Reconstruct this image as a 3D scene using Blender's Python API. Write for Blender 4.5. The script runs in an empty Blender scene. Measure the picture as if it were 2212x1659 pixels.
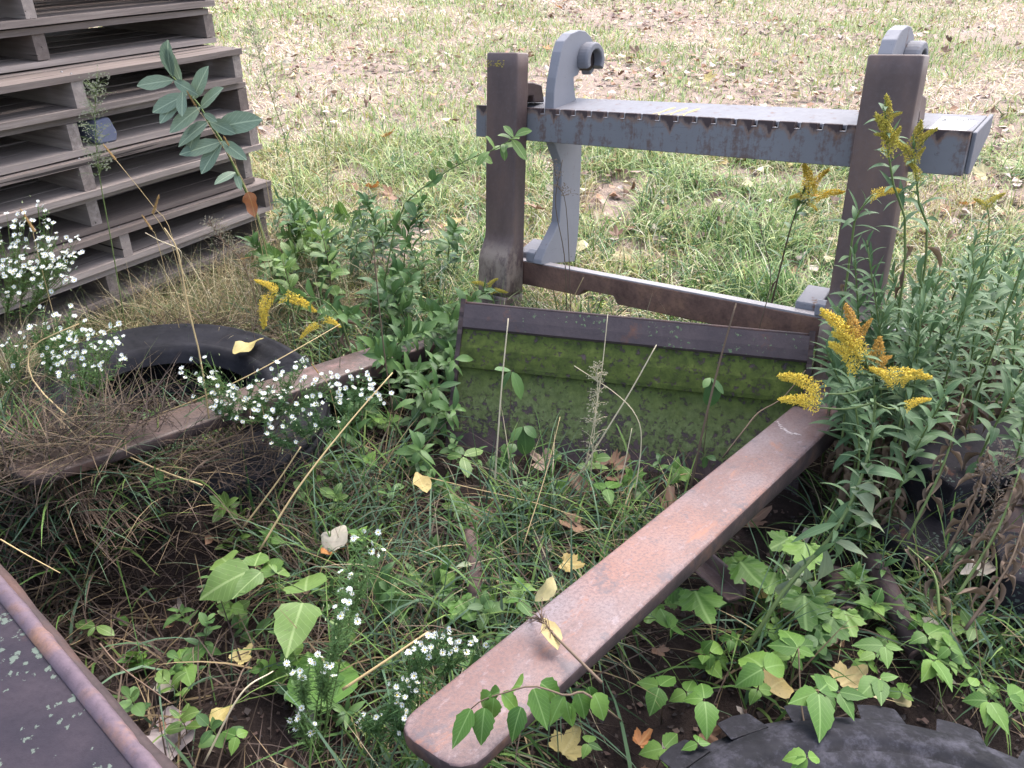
import bpy, bmesh, math, random
import numpy as np
from mathutils import Vector, Matrix, noise as mnoise

random.seed(11)
RNG = np.random.default_rng(11)
scene = bpy.context.scene
COL = scene.collection
PI = math.pi

# ------------------------------------------------------------------ camera, sky, sun, exposure
CAM_H = 1.56
PITCH = math.radians(30.0)
cam_data = bpy.data.cameras.new("camera")
cam_data.sensor_width = 36.0
cam_data.lens = 2598.5 / 3264 * 36.0
cam_data.clip_start = 0.02
cam_data.clip_end = 400.0
cam = bpy.data.objects.new("camera", cam_data)
cam.location = (0, 0, CAM_H)
cam.rotation_euler = (PI / 2 - PITCH, 0, 0)
COL.objects.link(cam)
scene.camera = cam

SUN_EL, SUN_AZ = math.radians(58), math.radians(38)      # azimuth from +Y towards +X
world = bpy.data.worlds.new("World")
scene.world = world
world.use_nodes = True
wn, wl = world.node_tree.nodes, world.node_tree.links
for n in list(wn):
    wn.remove(n)
sky = wn.new("ShaderNodeTexSky")
sky.sky_type = 'NISHITA'
sky.sun_disc = False
sky.sun_elevation = SUN_EL
sky.sun_rotation = SUN_AZ
sky.air_density = 1.0
sky.dust_density = 3.5
sky.ozone_density = 1.0
hsv = wn.new("ShaderNodeHueSaturation")
hsv.inputs["Saturation"].default_value = 0.70
bg = wn.new("ShaderNodeBackground")
bg.inputs["Strength"].default_value = 0.15
wo = wn.new("ShaderNodeOutputWorld")
wl.new(sky.outputs[0], hsv.inputs["Color"])
wl.new(hsv.outputs[0], bg.inputs["Color"])
wl.new(bg.outputs[0], wo.inputs[0])

sun_data = bpy.data.lights.new("sun", 'SUN')
sun_data.energy = 0.8
sun_data.angle = math.radians(40)
sun_data.color = (1.0, 0.98, 0.96)
sun = bpy.data.objects.new("sun", sun_data)
sd = Vector((math.sin(SUN_AZ) * math.cos(SUN_EL), math.cos(SUN_AZ) * math.cos(SUN_EL), math.sin(SUN_EL)))
sun.rotation_euler = (-sd).to_track_quat('-Z', 'Y').to_euler()
sun.location = (0, 0, 6)
COL.objects.link(sun)

scene.view_settings.view_transform = 'Standard'
scene.view_settings.look = 'None'
scene.view_settings.gamma = 1.0
scene.view_settings.exposure = 2.28
scene.cycles.max_bounces = 5
scene.cycles.transparent_max_bounces = 4

# ------------------------------------------------------------------ helpers
FD, CX, CY = 2598.5 * 2212 / 3264, 1106.0, 829.5          # photo measured on a 2212 x 1659 grid
CP, SP = math.cos(PITCH), math.sin(PITCH)


def ray(px, py):
    a, b = (px - CX) / FD, (py - CY) / FD
    return Vector((a, CP - b * SP, -SP - b * CP))


def smooth(a, b, x):
    t = min(1.0, max(0.0, (x - a) / (b - a)))
    return t * t * (3 - 2 * t)


def mound_w(dx, dy):
    """earth and thatch have drifted over the near side of the tyre"""
    return smooth(-0.02, 0.30, -dy * 0.85 - dx * 0.55)


def hgt(x, y):
    z = 0.062 * max(0.0, y - 2.0) * smooth(1.6, 3.2, y)
    z += 0.03 * (mnoise.noise(Vector((x * 0.9, y * 0.9, 3.1)))) + 0.012 * mnoise.noise(Vector((x * 3.1, y * 3.1, 9.0)))
    dx, dy = x + 1.12, y - 2.235
    d = math.hypot(dx, dy)
    if 0.2 < d < 1.1:
        z += (0.275 + 0.03 * mnoise.noise(Vector((x * 9, y * 9, 6)))) * mound_w(dx, dy) * math.exp(-((d - 0.45) / 0.15) ** 2)
    z -= 0.07 * math.exp(-((x + 0.95) ** 2 / 0.10 + (y - 1.62) ** 2 / 0.06))
    return z


def at(px, py, dz=0.0):
    """point on the ground (plus dz) seen at that place of the photo grid"""
    d = ray(px, py)
    z = 0.0
    for _ in range(12):
        t = (z + dz - CAM_H) / d.z
        p = d * t
        z = hgt(p.x, p.y)
    return Vector((p.x, p.y, z + dz))


def atY(px, py, y):
    d = ray(px, py)
    t = y / d.y
    return Vector((d.x * t, y, CAM_H + d.z * t))


class MB:
    def __init__(s):
        s.v, s.f, s.c, s.n, s.mi, s.uv = [], [], [], 0, [], []

    def add(s, verts, faces, col=None, mi=0):
        o = s.n
        s.v.extend(verts)
        s.n += len(verts)
        for f in faces:
            s.f.append(tuple(i + o for i in f))
            s.mi.append(mi)
        if col is not None:
            s.c.extend([tuple(col)] * len(verts))
        return o

    def box(s, lo, hi, mi=0):
        x0, y0, z0 = lo
        x1, y1, z1 = hi
        s.add([(x0, y0, z0), (x1, y0, z0), (x1, y1, z0), (x0, y1, z0), (x0, y0, z1), (x1, y0, z1), (x1, y1, z1), (x0, y1, z1)],
              [(0, 3, 2, 1), (4, 5, 6, 7), (0, 1, 5, 4), (1, 2, 6, 5), (2, 3, 7, 6), (3, 0, 4, 7)], mi=mi)

    def tube(s, pts, r0, r1=None, k=6, mi=0, cap=True):
        r1 = r0 if r1 is None else r1
        pts = [Vector(p) for p in pts]
        m = len(pts)
        ref = None
        vs, fs = [], []
        for i, p in enumerate(pts):
            t = (pts[min(i + 1, m - 1)] - pts[max(i - 1, 0)]).normalized()
            if ref is None:
                ref = t.orthogonal().normalized()
            a = (ref - t * ref.dot(t)).normalized()
            ref = a
            b = t.cross(a)
            r = r0 + (r1 - r0) * i / max(1, m - 1)
            for j in range(k):
                th = 2 * PI * j / k
                vs.append(p + a * (r * math.cos(th)) + b * (r * math.sin(th)))
        for i in range(m - 1):
            for j in range(k):
                fs.append((i * k + j, i * k + (j + 1) % k, (i + 1) * k + (j + 1) % k, (i + 1) * k + j))
        if cap:
            fs.append(tuple(range(k - 1, -1, -1)))
            fs.append(tuple((m - 1) * k + j for j in range(k)))
        s.add([tuple(v) for v in vs], fs, mi=mi)

    def prism(s, poly, h0, h1, order=(0, 1, 2), mi=0):
        """poly in plane (order[0],order[1]) extruded along order[2]"""
        n = len(poly)
        vs = []
        for h in (h0, h1):
            for a, b in poly:
                c = [0, 0, 0]
                c[order[0]], c[order[1]], c[order[2]] = a, b, h
                vs.append(tuple(c))
        fs = [tuple(range(n - 1, -1, -1)), tuple(range(n, 2 * n))]
        for i in range(n):
            j = (i + 1) % n
            fs.append((i, j, n + j, n + i))
        s.add(vs, fs, mi=mi)

    def mesh(s, name, mats, smooth_=False, bevel=0.0, seg=1):
        me = bpy.data.meshes.new(name)
        me.from_pydata([tuple(v) for v in s.v], [], s.f)
        for m in (mats if isinstance(mats, (list, tuple)) else [mats]):
            me.materials.append(m)
        if any(s.mi):
            me.polygons.foreach_set("material_index", s.mi)
        if s.c:
            a = me.color_attributes.new("Col", 'FLOAT_COLOR', 'POINT')
            a.data.foreach_set("color", np.array([(c[0], c[1], c[2], 1.0) for c in s.c], np.float32).ravel())
        bm = bmesh.new()
        bm.from_mesh(me)
        bmesh.ops.recalc_face_normals(bm, faces=bm.faces)
        if bevel > 0:
            es = [e for e in bm.edges if len(e.link_faces) == 2 and e.calc_face_angle(0) > 0.5]
            bmesh.ops.bevel(bm, geom=es, offset=bevel, segments=seg, profile=0.6, affect='EDGES', clamp_overlap=True)
        bm.to_mesh(me)
        bm.free()
        if smooth_:
            me.polygons.foreach_set("use_smooth", [True] * len(me.polygons))
        me.update()
        return me

    def build(s, name, mats, parent=None, smooth_=False, bevel=0.0, seg=1):
        return link(name, s.mesh(name, mats, smooth_, bevel, seg), parent)


def link(name, me, parent=None, mat=None):
    o = bpy.data.objects.new(name, me)
    COL.objects.link(o)
    if parent is not None:
        o.parent = parent
    if mat is not None:
        o.matrix_local = mat
    return o


def tag(o, label=None, cat=None, group=None, kind=None):
    if label: o["label"] = label
    if cat: o["category"] = cat
    if group: o["group"] = group
    if kind: o["kind"] = kind
    return o


def thing(name, loc, label, cat, group=None, mat=None):
    o = bpy.data.objects.new(name, None)
    o.empty_display_size = 0.05
    COL.objects.link(o)
    if mat is not None:
        o.matrix_world = mat
    elif loc is not None:
        o.location = loc
    return tag(o, label, cat, group)


def text_mesh(name, body, size, mat, parent, M4, extrude=0.0, offset=0.0):
    cu = bpy.data.curves.new(name, 'FONT')
    cu.body, cu.size, cu.extrude, cu.offset = body, size, extrude, offset
    tmp = bpy.data.objects.new(name + "_tmp", cu)
    COL.objects.link(tmp)
    dg = bpy.context.evaluated_depsgraph_get()
    me = bpy.data.meshes.new_from_object(tmp.evaluated_get(dg))
    bpy.data.objects.remove(tmp)
    me.materials.clear()
    me.materials.append(mat)
    return link(name, me, parent, M4)


def copy_tree(o, parent=None):
    c = o.copy()
    COL.objects.link(c)
    c.parent = parent
    for ch in list(o.children):
        copy_tree(ch, c)
    return c


def basis(pos, fwd, up, s=1.0, sx=None):
    """matrix whose +Y is fwd and +Z close to up"""
    f = Vector(fwd).normalized()
    u = Vector(up)
    u = u - f * u.dot(f)
    if u.length < 1e-4:
        u = f.orthogonal()
    u.normalize()
    r = f.cross(u)
    sx = s if sx is None else sx
    M = Matrix(((r.x * sx, f.x * s, u.x * s, pos[0]), (r.y * sx, f.y * s, u.y * s, pos[1]), (r.z * sx, f.z * s, u.z * s, pos[2]), (0, 0, 0, 1)))
    return M


# ------------------------------------------------------------------ materials
class NT:
    def __init__(s, name, rough=0.6, spec=0.3, metal=0.0):
        s.m = bpy.data.materials.new(name)
        s.m.use_nodes = True
        s.n, s.l = s.m.node_tree.nodes, s.m.node_tree.links
        s.b = s.n["Principled BSDF"]
        s.b.inputs["Roughness"].default_value = rough
        s.b.inputs["Specular IOR Level"].default_value = spec
        s.b.inputs["Metallic"].default_value = metal
        tc = s.n.new("ShaderNodeTexCoord")
        s.obj, s.uvc, s.gen = tc.outputs["Object"], tc.outputs["UV"], tc.outputs["Generated"]

    def put(s, sock, v):
        if hasattr(v, "is_linked") or isinstance(v, bpy.types.NodeSocket):
            s.l.new(v, sock)
        elif isinstance(v, (tuple, list)):
            sock.default_value = tuple(v) + ((1.0,) if len(v) == 3 and sock.type == 'RGBA' else ())
        else:
            sock.default_value = v

    def map(s, vec, scale=(1, 1, 1), loc=(0, 0, 0)):
        k = s.n.new("ShaderNodeMapping")
        s.l.new(vec, k.inputs[0])
        k.inputs["Scale"].default_value = scale
        k.inputs["Location"].default_value = loc
        return k.outputs[0]

    def noise(s, scale, detail=5, rough=0.55, vec=None, dist=0.0, col=False):
        k = s.n.new("ShaderNodeTexNoise")
        s.l.new(vec if vec is not None else s.obj, k.inputs["Vector"])
        k.inputs["Scale"].default_value = scale
        k.inputs["Detail"].default_value = detail
        k.inputs["Roughness"].default_value = rough
        k.inputs["Distortion"].default_value = dist
        return k.outputs["Color" if col else "Fac"]

    def vor(s, scale, vec=None, feat='F1', out="Distance", rnd=1.0):
        k = s.n.new("ShaderNodeTexVoronoi")
        k.feature = feat
        s.l.new(vec if vec is not None else s.obj, k.inputs["Vector"])
        k.inputs["Scale"].default_value = scale
        k.inputs["Randomness"].default_value = rnd
        return k.outputs[out]

    def ramp(s, fac, stops, interp='LINEAR'):
        k = s.n.new("ShaderNodeValToRGB")
        s.put(k.inputs[0], fac)
        k.color_ramp.interpolation = interp
        e = k.color_ramp.elements
        while len(e) < len(stops):
            e.new(0.5)
        for i, (p, c) in enumerate(stops):
            e[i].position = p
            e[i].color = (c, c, c, 1) if isinstance(c, (int, float)) else tuple(c) + (1,)
        return k.outputs[0]

    def mix(s, fac, a, b, blend='MIX'):
        k = s.n.new("ShaderNodeMix")
        k.data_type = 'RGBA'
        k.blend_type = blend
        s.put(k.inputs[0], fac)
        s.put(k.inputs[6], a)
        s.put(k.inputs[7], b)
        return k.outputs[2]

    def math(s, op, a, b=0.0, c=0.0):
        k = s.n.new("ShaderNodeMath")
        k.operation = op
        s.put(k.inputs[0], a)
        s.put(k.inputs[1], b)
        s.put(k.inputs[2], c)
        return k.outputs[0]

    def xyz(s, vec=None):
        k = s.n.new("ShaderNodeSeparateXYZ")
        s.l.new(vec if vec is not None else s.obj, k.inputs[0])
        return k.outputs

    def attr(s, name="Col"):
        k = s.n.new("ShaderNodeAttribute")
        k.attribute_name = name
        return k.outputs["Color"]

    def warp(s, amt, scale):
        k = s.n.new("ShaderNodeVectorMath")
        k.operation = 'MULTIPLY_ADD'
        s.l.new(s.noise(scale, 4, 0.7, col=True), k.inputs[0])
        k.inputs[1].default_value = (amt, amt, amt)
        s.l.new(s.obj, k.inputs[2])
        return k.outputs[0]

    def rnd(s):
        return s.n.new("ShaderNodeObjectInfo").outputs["Random"]

    def bump(s, h, strength=0.4, dist=0.01):
        k = s.n.new("ShaderNodeBump")
        k.inputs["Strength"].default_value = strength
        k.inputs["Distance"].default_value = dist
        s.put(k.inputs["Height"], h)
        s.l.new(k.outputs[0], s.b.inputs["Normal"])

    def out(s, col, rough=None):
        s.put(s.b.inputs["Base Color"], col)
        if rough is not None:
            s.put(s.b.inputs["Roughness"], rough)
        return s.m

    def translucent(s, col, f=0.3):
        t = s.n.new("ShaderNodeBsdfTranslucent")
        s.put(t.inputs[0], col)
        mx = s.n.new("ShaderNodeMixShader")
        mx.inputs[0].default_value = f
        o = s.n["Material Output"]
        s.l.new(s.b.outputs[0], mx.inputs[1])
        s.l.new(t.outputs[0], mx.inputs[2])
        s.l.new(mx.outputs[0], o.inputs[0])


M = {}


def steel_fork(name="fork_steel", dirt=0.0):
    """object coords: x across the tine, z along it"""
    t = NT(name, 0.5, 0.4)
    big = t.noise(4.5, 6, 0.62, t.map(t.obj, (1.3, 1, 0.8)))
    grain = t.noise(130, 8, 0.8)
    fine = t.noise(48, 7, 0.75, t.map(t.obj, (1, 1, 0.55)))
    base = t.ramp(big, [(0.32, (0.112, 0.052, 0.042)), (0.46, (0.122, 0.066, 0.057)), (0.56, (0.132, 0.088, 0.086)), (0.72, (0.142, 0.115, 0.122))])
    base = t.mix(t.ramp(t.noise(3.2, 3, 0.5, t.map(t.obj, (1, 1, 0.7), (8, 3, 2))), [(0.50, 0.0), (0.66, 0.65)]), base, (0.20, 0.092, 0.065))
    base = t.mix(t.ramp(grain, [(0.48, 0.0), (0.56, 0.72)]), base, (0.075, 0.046, 0.046))
    base = t.mix(t.ramp(fine, [(0.55, 0.0), (0.63, 0.3)]), base, (0.26, 0.22, 0.235))
    rust = t.ramp(t.math('ADD', t.noise(7, 7, 0.72, t.map(t.obj, (1.4, 1, 0.6), (3, 1, 7)), 0.6), t.math('MULTIPLY', t.math('SUBTRACT', grain, 0.5), 0.25)), [(0.58, 0.0), (0.66, 0.6)])
    base = t.mix(rust, base, t.ramp(fine, [(0.3, (0.19, 0.065, 0.032)), (0.7, (0.27, 0.11, 0.055))]))
    spots = t.ramp(t.math('ADD', t.noise(17, 4, 0.6, t.map(t.obj, (1, 1, 1), (11, 4, 2))), t.math('MULTIPLY', t.math('SUBTRACT', grain, 0.5), 0.15)), [(0.69, 0.0), (0.73, 1.0)])
    base = t.mix(spots, base, (0.34, 0.115, 0.03))
    dk = t.ramp(t.noise(8, 7, 0.75, t.map(t.obj, (1, 1, 1), (1, 5, 6))), [(0.56, 0.0), (0.63, 0.75)])
    base = t.mix(dk, base, (0.06, 0.048, 0.055))
    scr = t.ramp(t.noise(9, 2, 0.5, t.map(t.obj, (7, 1, 0.7), (1, 3, 5)), 1.2), [(0.655, 0.0), (0.67, 0.5), (0.685, 0.0)])
    base = t.mix(scr, base, (0.05, 0.036, 0.036))
    if dirt:
        x = t.xyz()
        dm = t.ramp(t.math('ADD', t.noise(11, 8, 0.75, t.map(t.obj, (1, 1, 1), (2, 2, 9))), t.math('MULTIPLY', x[2], 0.12)), [(0.48, 0.0), (0.60, dirt)])
        base = t.mix(dm, base, t.ramp(grain, [(0.35, (0.028, 0.018, 0.015)), (0.65, (0.085, 0.052, 0.04))]))
    t.bump(t.math('ADD', grain, fine), 0.35, 0.003)
    return t.out(base, t.ramp(fine, [(0.3, 0.40), (0.7, 0.68)]))


def steel_shank():
    t = NT("shank_steel", 0.55, 0.35)
    x = t.xyz()
    big = t.noise(6, 6, 0.6, t.map(t.obj, (1, 0.35, 1)))
    fine = t.noise(60, 5, 0.7)
    base = t.ramp(big, [(0.3, (0.044, 0.029, 0.028)), (0.52, (0.080, 0.051, 0.046)), (0.75, (0.125, 0.076, 0.056))])
    base = t.mix(t.ramp(fine, [(0.5, 0.0), (0.8, 0.5)]), base, (0.105, 0.08, 0.08))
    # dried mud splashes on the lower shank
    mud = t.math('MULTIPLY', t.ramp(t.noise(13, 8, 0.75, t.map(t.obj, (1, 0.5, 1), (2, 2, 2))), [(0.42, 0.0), (0.56, 1.0)]),
                 t.ramp(x[1], [(0.02, 0.5), (0.12, 0.95), (0.26, 0.9), (0.31, 0.12), (0.45, 0.05), (0.50, 0.0)]))
    base = t.mix(mud, base, (0.22, 0.17, 0.135))
    t.bump(fine, 0.25, 0.003)
    return t.out(base)


def grey_paint(name="grey_paint", rust=0.5, grad=False, tint=(0.165, 0.168, 0.205)):
    t = NT(name, 0.6, 0.2)
    x = t.xyz()
    big = t.noise(4, 5, 0.6)
    base = t.mix(t.ramp(big, [(0.35, 0.0), (0.7, 0.4)]), tint, tuple(c * 1.25 for c in tint))
    fine = t.noise(38, 6, 0.72)
    st = t.noise(22, 6, 0.65, t.map(t.obj, (1.0, 0.12, 1.0), (4, 2, 0)))
    rmask = t.ramp(t.math('ADD', t.math('MULTIPLY', st, 0.6), t.math('MULTIPLY', fine, 0.4)), [(1.0 - rust - 0.02, 0.0), (1.0 - rust + 0.06, 1.0)])
    if grad:
        # rust below the toothed lip, hanging in scallops one per notch, with drips
        sc = t.math('ABSOLUTE', t.math('SINE', t.math('MULTIPLY', t.math('ADD', x[0], 0.012), PI / 0.0704)))
        lvl = t.math('ADD', t.math('MULTIPLY', t.math('SUBTRACT', 1.0, sc), t.math('MULTIPLY', t.ramp(t.noise(7, 4, 0.7, t.map(t.obj, (1, 0.1, 1))), [(0.40, 0.0), (0.62, 1.0)]), 0.034)), t.math('MULTIPLY', t.noise(14, 5, 0.7, t.map(t.obj, (1, 0.2, 1), (3, 0, 0))), 0.06))
        d = t.math('ADD', t.math('SUBTRACT', x[1], 0.820), lvl)
        band = t.ramp(t.math('ADD', t.math('MULTIPLY', d, 9.0), t.math('MULTIPLY', fine, 0.25)), [(0.30, 0.0), (0.40, 1.0)])
        edge = t.ramp(t.math('ADD', t.math('MULTIPLY', d, 9.0), t.math('MULTIPLY', fine, 0.25)), [(0.16, 0.0), (0.3, 0.65), (0.45, 0.0)])
        base = t.mix(t.math('MULTIPLY', rmask, 0.7), base, (0.085, 0.046, 0.034))
        base = t.mix(edge, base, (0.16, 0.085, 0.05))
        base = t.mix(band, base, (0.045, 0.03, 0.03))
    else:
        base = t.mix(rmask, base, t.ramp(fine, [(0.35, (0.045, 0.028, 0.026)), (0.7, (0.13, 0.072, 0.05))]))
    scr = t.ramp(t.noise(6, 3, 0.5, t.map(t.obj, (1.5, 9, 3), (1, 3, 5)), 2.5), [(0.685, 0.0), (0.70, 0.6), (0.715, 0.0)])
    base = t.mix(scr, base, (0.03, 0.026, 0.028))
    t.bump(fine, 0.12, 0.002)
    return t.out(base, t.ramp(fine, [(0.3, 0.55), (0.7, 0.75)]))


def rust_brown(name="rust_brown", a=(0.06, 0.032, 0.026), b=(0.14, 0.078, 0.058), c=(0.22, 0.12, 0.075)):
    t = NT(name, 0.7, 0.25)
    big = t.noise(7, 6, 0.65)
    fine = t.noise(55, 6, 0.72)
    base = t.ramp(big, [(0.3, a), (0.52, b), (0.72, c)])
    base = t.mix(t.ramp(fine, [(0.45, 0.0), (0.75, 0.55)]), base, tuple(k * 0.45 for k in a))
    t.bump(fine, 0.3, 0.004)
    return t.out(base)


def moss_sheet():
    """object coords: x along the sheet, z up the slope (0 bottom .. 0.48 top)"""
    t = NT("mossy_steel", 0.8, 0.15)
    x = t.xyz()
    fine = t.noise(70, 6, 0.75)
    mid = t.noise(14, 6, 0.68)
    steel = t.ramp(mid, [(0.3, (0.032, 0.026, 0.03)), (0.7, (0.075, 0.052, 0.052))])
    moss = t.ramp(t.noise(30, 5, 0.7), [(0.3, (0.026, 0.036, 0.010)), (0.55, (0.056, 0.074, 0.016)), (0.78, (0.10, 0.118, 0.030))])
    lich = t.ramp(t.noise(60, 4, 0.7, t.map(t.obj, (1, 1, 1), (3, 0, 3))), [(0.3, (0.050, 0.066, 0.022)), (0.7, (0.115, 0.14, 0.06))])
    # upper band of continuous moss, fading into broken lichen below
    zz = t.math('ADD', x[2], t.math('MULTIPLY', t.math('SUBTRACT', t.noise(5, 4, 0.6), 0.5), 0.16))
    cover = t.ramp(t.math('MULTIPLY', zz, 2.0), [(0.04, 0.25), (0.14, 0.52), (0.40, 0.64), (0.80, 0.62)])
    mask = t.ramp(t.math('ADD', cover, t.math('MULTIPLY', t.math('SUBTRACT', t.noise(42, 7, 0.75), 0.5), 1.5)), [(0.47, 0.0), (0.55, 1.0)])
    green = t.mix(t.ramp(t.math('MULTIPLY', zz, 2.0), [(0.30, 0.0), (0.56, 1.0)]), lich, moss)
    base = t.mix(mask, steel, green)
    t.bump(t.math('ADD', t.math('MULTIPLY', mask, 0.6), t.math('MULTIPLY', fine, 0.5)), 0.7, 0.006)
    return t.out(base)


def lichen_steel(name, base_a, base_b, amount=0.5, lcol=(0.16, 0.24, 0.15), scale=60, rough=0.65, spec=0.3):
    t = NT(name, rough, spec)
    mid = t.noise(9, 6, 0.65)
    fine = t.noise(70, 5, 0.7)
    base = t.ramp(mid, [(0.3, base_a), (0.7, base_b)])
    base = t.mix(t.ramp(fine, [(0.5, 0.0), (0.8, 0.4)]), base, tuple(c * 0.5 for c in base_a))
    rust = t.ramp(t.noise(6, 6, 0.7, t.map(t.obj, (1, 1, 1), (7, 2, 1))), [(0.60, 0.0), (0.70, 0.6)])
    base = t.mix(rust, base, (0.13, 0.05, 0.025))
    reg = t.noise(5, 3, 0.6, t.map(t.obj, (1, 1, 1), (2, 8, 3)))
    d = t.math('ADD', t.vor(scale, t.warp(0.035, 38)), t.math('MULTIPLY', t.noise(160, 3, 0.7), 0.35))
    th = t.ramp(reg, [(0.40, 0.0), (0.60, amount)])
    lm = t.ramp(t.math('SUBTRACT', th, t.math('SUBTRACT', d, 0.12)), [(0.02, 0.0), (0.08, 1.0)])
    base = t.mix(lm, base, lcol)
    t.bump(t.math('ADD', fine, t.math('MULTIPLY', lm, 0.6)), 0.4, 0.003)
    return t.out(base)


def wood(name, a, b):
    t = NT(name, 0.82, 0.15)
    r = t.rnd()
    off = t.n.new("ShaderNodeVectorMath")
    off.operation = 'ADD'
    cb = t.n.new("ShaderNodeCombineXYZ")
    for i in range(3):
        t.put(cb.inputs[i], t.math('MULTIPLY', r, 31.0 + 17 * i))
    t.l.new(t.obj, off.inputs[0])
    t.l.new(cb.outputs[0], off.inputs[1])
    v = off.outputs[0]
    g = t.noise(30, 6, 0.7, t.map(v, (0.09, 1.6, 1.6)), 0.4)
    g2 = t.noise(5, 4, 0.6, t.map(v, (0.5, 1.5, 1.5)))
    base = t.ramp(g, [(0.28, tuple(c * 0.55 for c in a)), (0.5, a), (0.75, b)])
    base = t.mix(t.ramp(g2, [(0.4, 0.0), (0.75, 0.55)]), base, tuple(c * 0.55 for c in a))
    base = t.mix(t.ramp(r, [(0.0, 0.75), (0.45, 0.15), (1.0, 0.0)]), base, (0.095, 0.072, 0.063))
    base = t.mix(t.ramp(r, [(0.55, 0.0), (0.8, 0.45), (1.0, 0.1)]), base, (0.30, 0.25, 0.225))
    crack = t.ramp(t.noise(22, 3, 0.5, t.map(v, (0.05, 2.2, 2.2), (3, 3, 3)), 0.3), [(0.30, 0.0), (0.335, 1.0)])
    base = t.mix(t.math('SUBTRACT', 1.0, crack), base, (0.03, 0.024, 0.022))
    t.bump(t.math('ADD', g, t.math('MULTIPLY', crack, 0.4)), 0.5, 0.004)
    return t.out(base)


def rubber(name="rubber", dust=0.5):
    t = NT(name, 0.8, 0.14)
    big = t.noise(6, 6, 0.65)
    fine = t.noise(60, 5, 0.7)
    base = t.ramp(big, [(0.35, (0.006, 0.006, 0.0075)), (0.65, (0.016, 0.0155, 0.0195))])
    dm = t.ramp(t.noise(13, 9, 0.78, t.map(t.obj, (1, 1, 1), (4, 4, 4))), [(0.62 - 0.14 * dust, 0.0), (0.70, dust)])
    base = t.mix(dm, base, (0.056, 0.054, 0.068))
    rm = t.ramp(t.noise(4.5, 4, 0.6, t.map(t.obj, (1, 1, 1), (9, 1, 4))), [(0.68, 0.0), (0.76, dust)])
    base = t.mix(rm, base, (0.095, 0.05, 0.036))
    t.bump(fine, 0.25, 0.003)
    return t.out(base, t.ramp(fine, [(0.3, 0.68), (0.7, 0.9)]))


def soil():
    t = NT("soil", 0.95, 0.1)
    big = t.noise(1.3, 6, 0.65)
    mid = t.noise(12, 8, 0.75)
    fine = t.noise(90, 5, 0.75)
    x = t.xyz()
    dark = t.ramp(mid, [(0.3, (0.012, 0.0085, 0.0078)), (0.6, (0.030, 0.021, 0.018)), (0.8, (0.058, 0.042, 0.034))])
    thatch = t.ramp(fine, [(0.3, (0.15, 0.105, 0.085)), (0.52, (0.28, 0.215, 0.175)), (0.75, (0.42, 0.345, 0.285))])
    # the open field beyond the frame carries matted dry thatch, the junk heap bare dark earth
    f = t.ramp(t.math('ADD', t.math('MULTIPLY', x[1], 0.2), t.math('MULTIPLY', t.math('SUBTRACT', big, 0.5), 0.5)), [(0.52, 0.0), (0.78, 1.0)])
    base = t.mix(f, dark, thatch)
    t.bump(t.math('ADD', mid, t.math('MULTIPLY', fine, 0.5)), 0.8, 0.03)
    return t.out(base)


def leafmat(name, cols, vein=(0.16, 0.24, 0.08), vamt=0.6, rough=0.45, trans=0.25, spots=None, spec=0.4):
    t = NT(name, rough, spec)
    r = t.rnd()
    k = len(cols)
    base = t.ramp(r, [(i / max(1, k - 1), c) for i, c in enumerate(cols)])
    u = t.xyz(t.uvc)
    ax = t.math('ABSOLUTE', t.math('SUBTRACT', u[0], 0.5))
    mott = t.noise(7, 4, 0.6, t.uvc)
    base = t.mix(t.ramp(mott, [(0.35, 0.35), (0.65, 0.0)]), base, t.mix(0.5, base, (0.03, 0.05, 0.02)))
    mid = t.ramp(ax, [(0.012, 1.0), (0.04, 0.0)])
    sv = t.math('ABSOLUTE', t.math('SINE', t.math('MULTIPLY', t.math('SUBTRACT', u[1], t.math('MULTIPLY', ax, 0.75)), 24.0)))
    side = t.ramp(sv, [(0.05, 0.55), (0.16, 0.0)])
    vm = t.math('MULTIPLY', t.math('MAXIMUM', mid, side), vamt)
    base = t.mix(vm, base, vein)
    if spots is not None:
        sm = t.ramp(t.noise(11, 5, 0.7, t.map(t.uvc, (1, 1.6, 1))), [(0.60, 0.0), (0.68, 0.9)])
        base = t.mix(sm, base, spots)
    t.out(base)
    if trans > 0:
        t.translucent(base, trans)
    return t.m


def plain(name, a, b=None, rough=0.7, trans=0.0, scale=30):
    t = NT(name, rough, 0.25)
    base = t.mix(t.noise(scale, 4, 0.6), a, b or tuple(c * 0.6 for c in a))
    base = t.mix(t.math('MULTIPLY', t.rnd(), 0.35), base, tuple(c * 0.55 for c in a))
    t.out(base)
    if trans:
        t.translucent(base, trans)
    return t.m


def colattr(name, rough=0.55, trans=0.25, spec=0.3):
    t = NT(name, rough, spec)
    c = t.attr("Col")
    t.out(c)
    if trans:
        t.translucent(c, trans)
    return t.m


M['fork'] = steel_fork()
M['fork_side'] = rust_brown('fork_side_dark', (0.020, 0.014, 0.014), (0.045, 0.030, 0.029), (0.12, 0.062, 0.040))  # darker brown for every tine face not turned upward
M['fork_dirty'] = steel_fork('fork_steel_dirty', 0.95)
M['shank'] = steel_shank()
M['bar'] = grey_paint("bar_paint", 0.475, True, (0.125, 0.122, 0.130))
M['grey'] = grey_paint("plate_paint", 0.40, False, (0.165, 0.162, 0.178))
M['greyworn'] = grey_paint("worn_paint", 0.42, False, (0.125, 0.122, 0.135))
M['rust'] = rust_brown()
M['bare'] = plain("bare_edge", (0.30, 0.28, 0.29), (0.2, 0.17, 0.16), 0.5)
M['dark_rust'] = rust_brown("dark_rust", (0.022, 0.016, 0.017), (0.045, 0.03, 0.03), (0.085, 0.045, 0.035))
M['pipe'] = rust_brown("pipe_rust", (0.04, 0.026, 0.024), (0.085, 0.052, 0.046), (0.17, 0.12, 0.115))
M['moss'] = moss_sheet()
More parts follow.
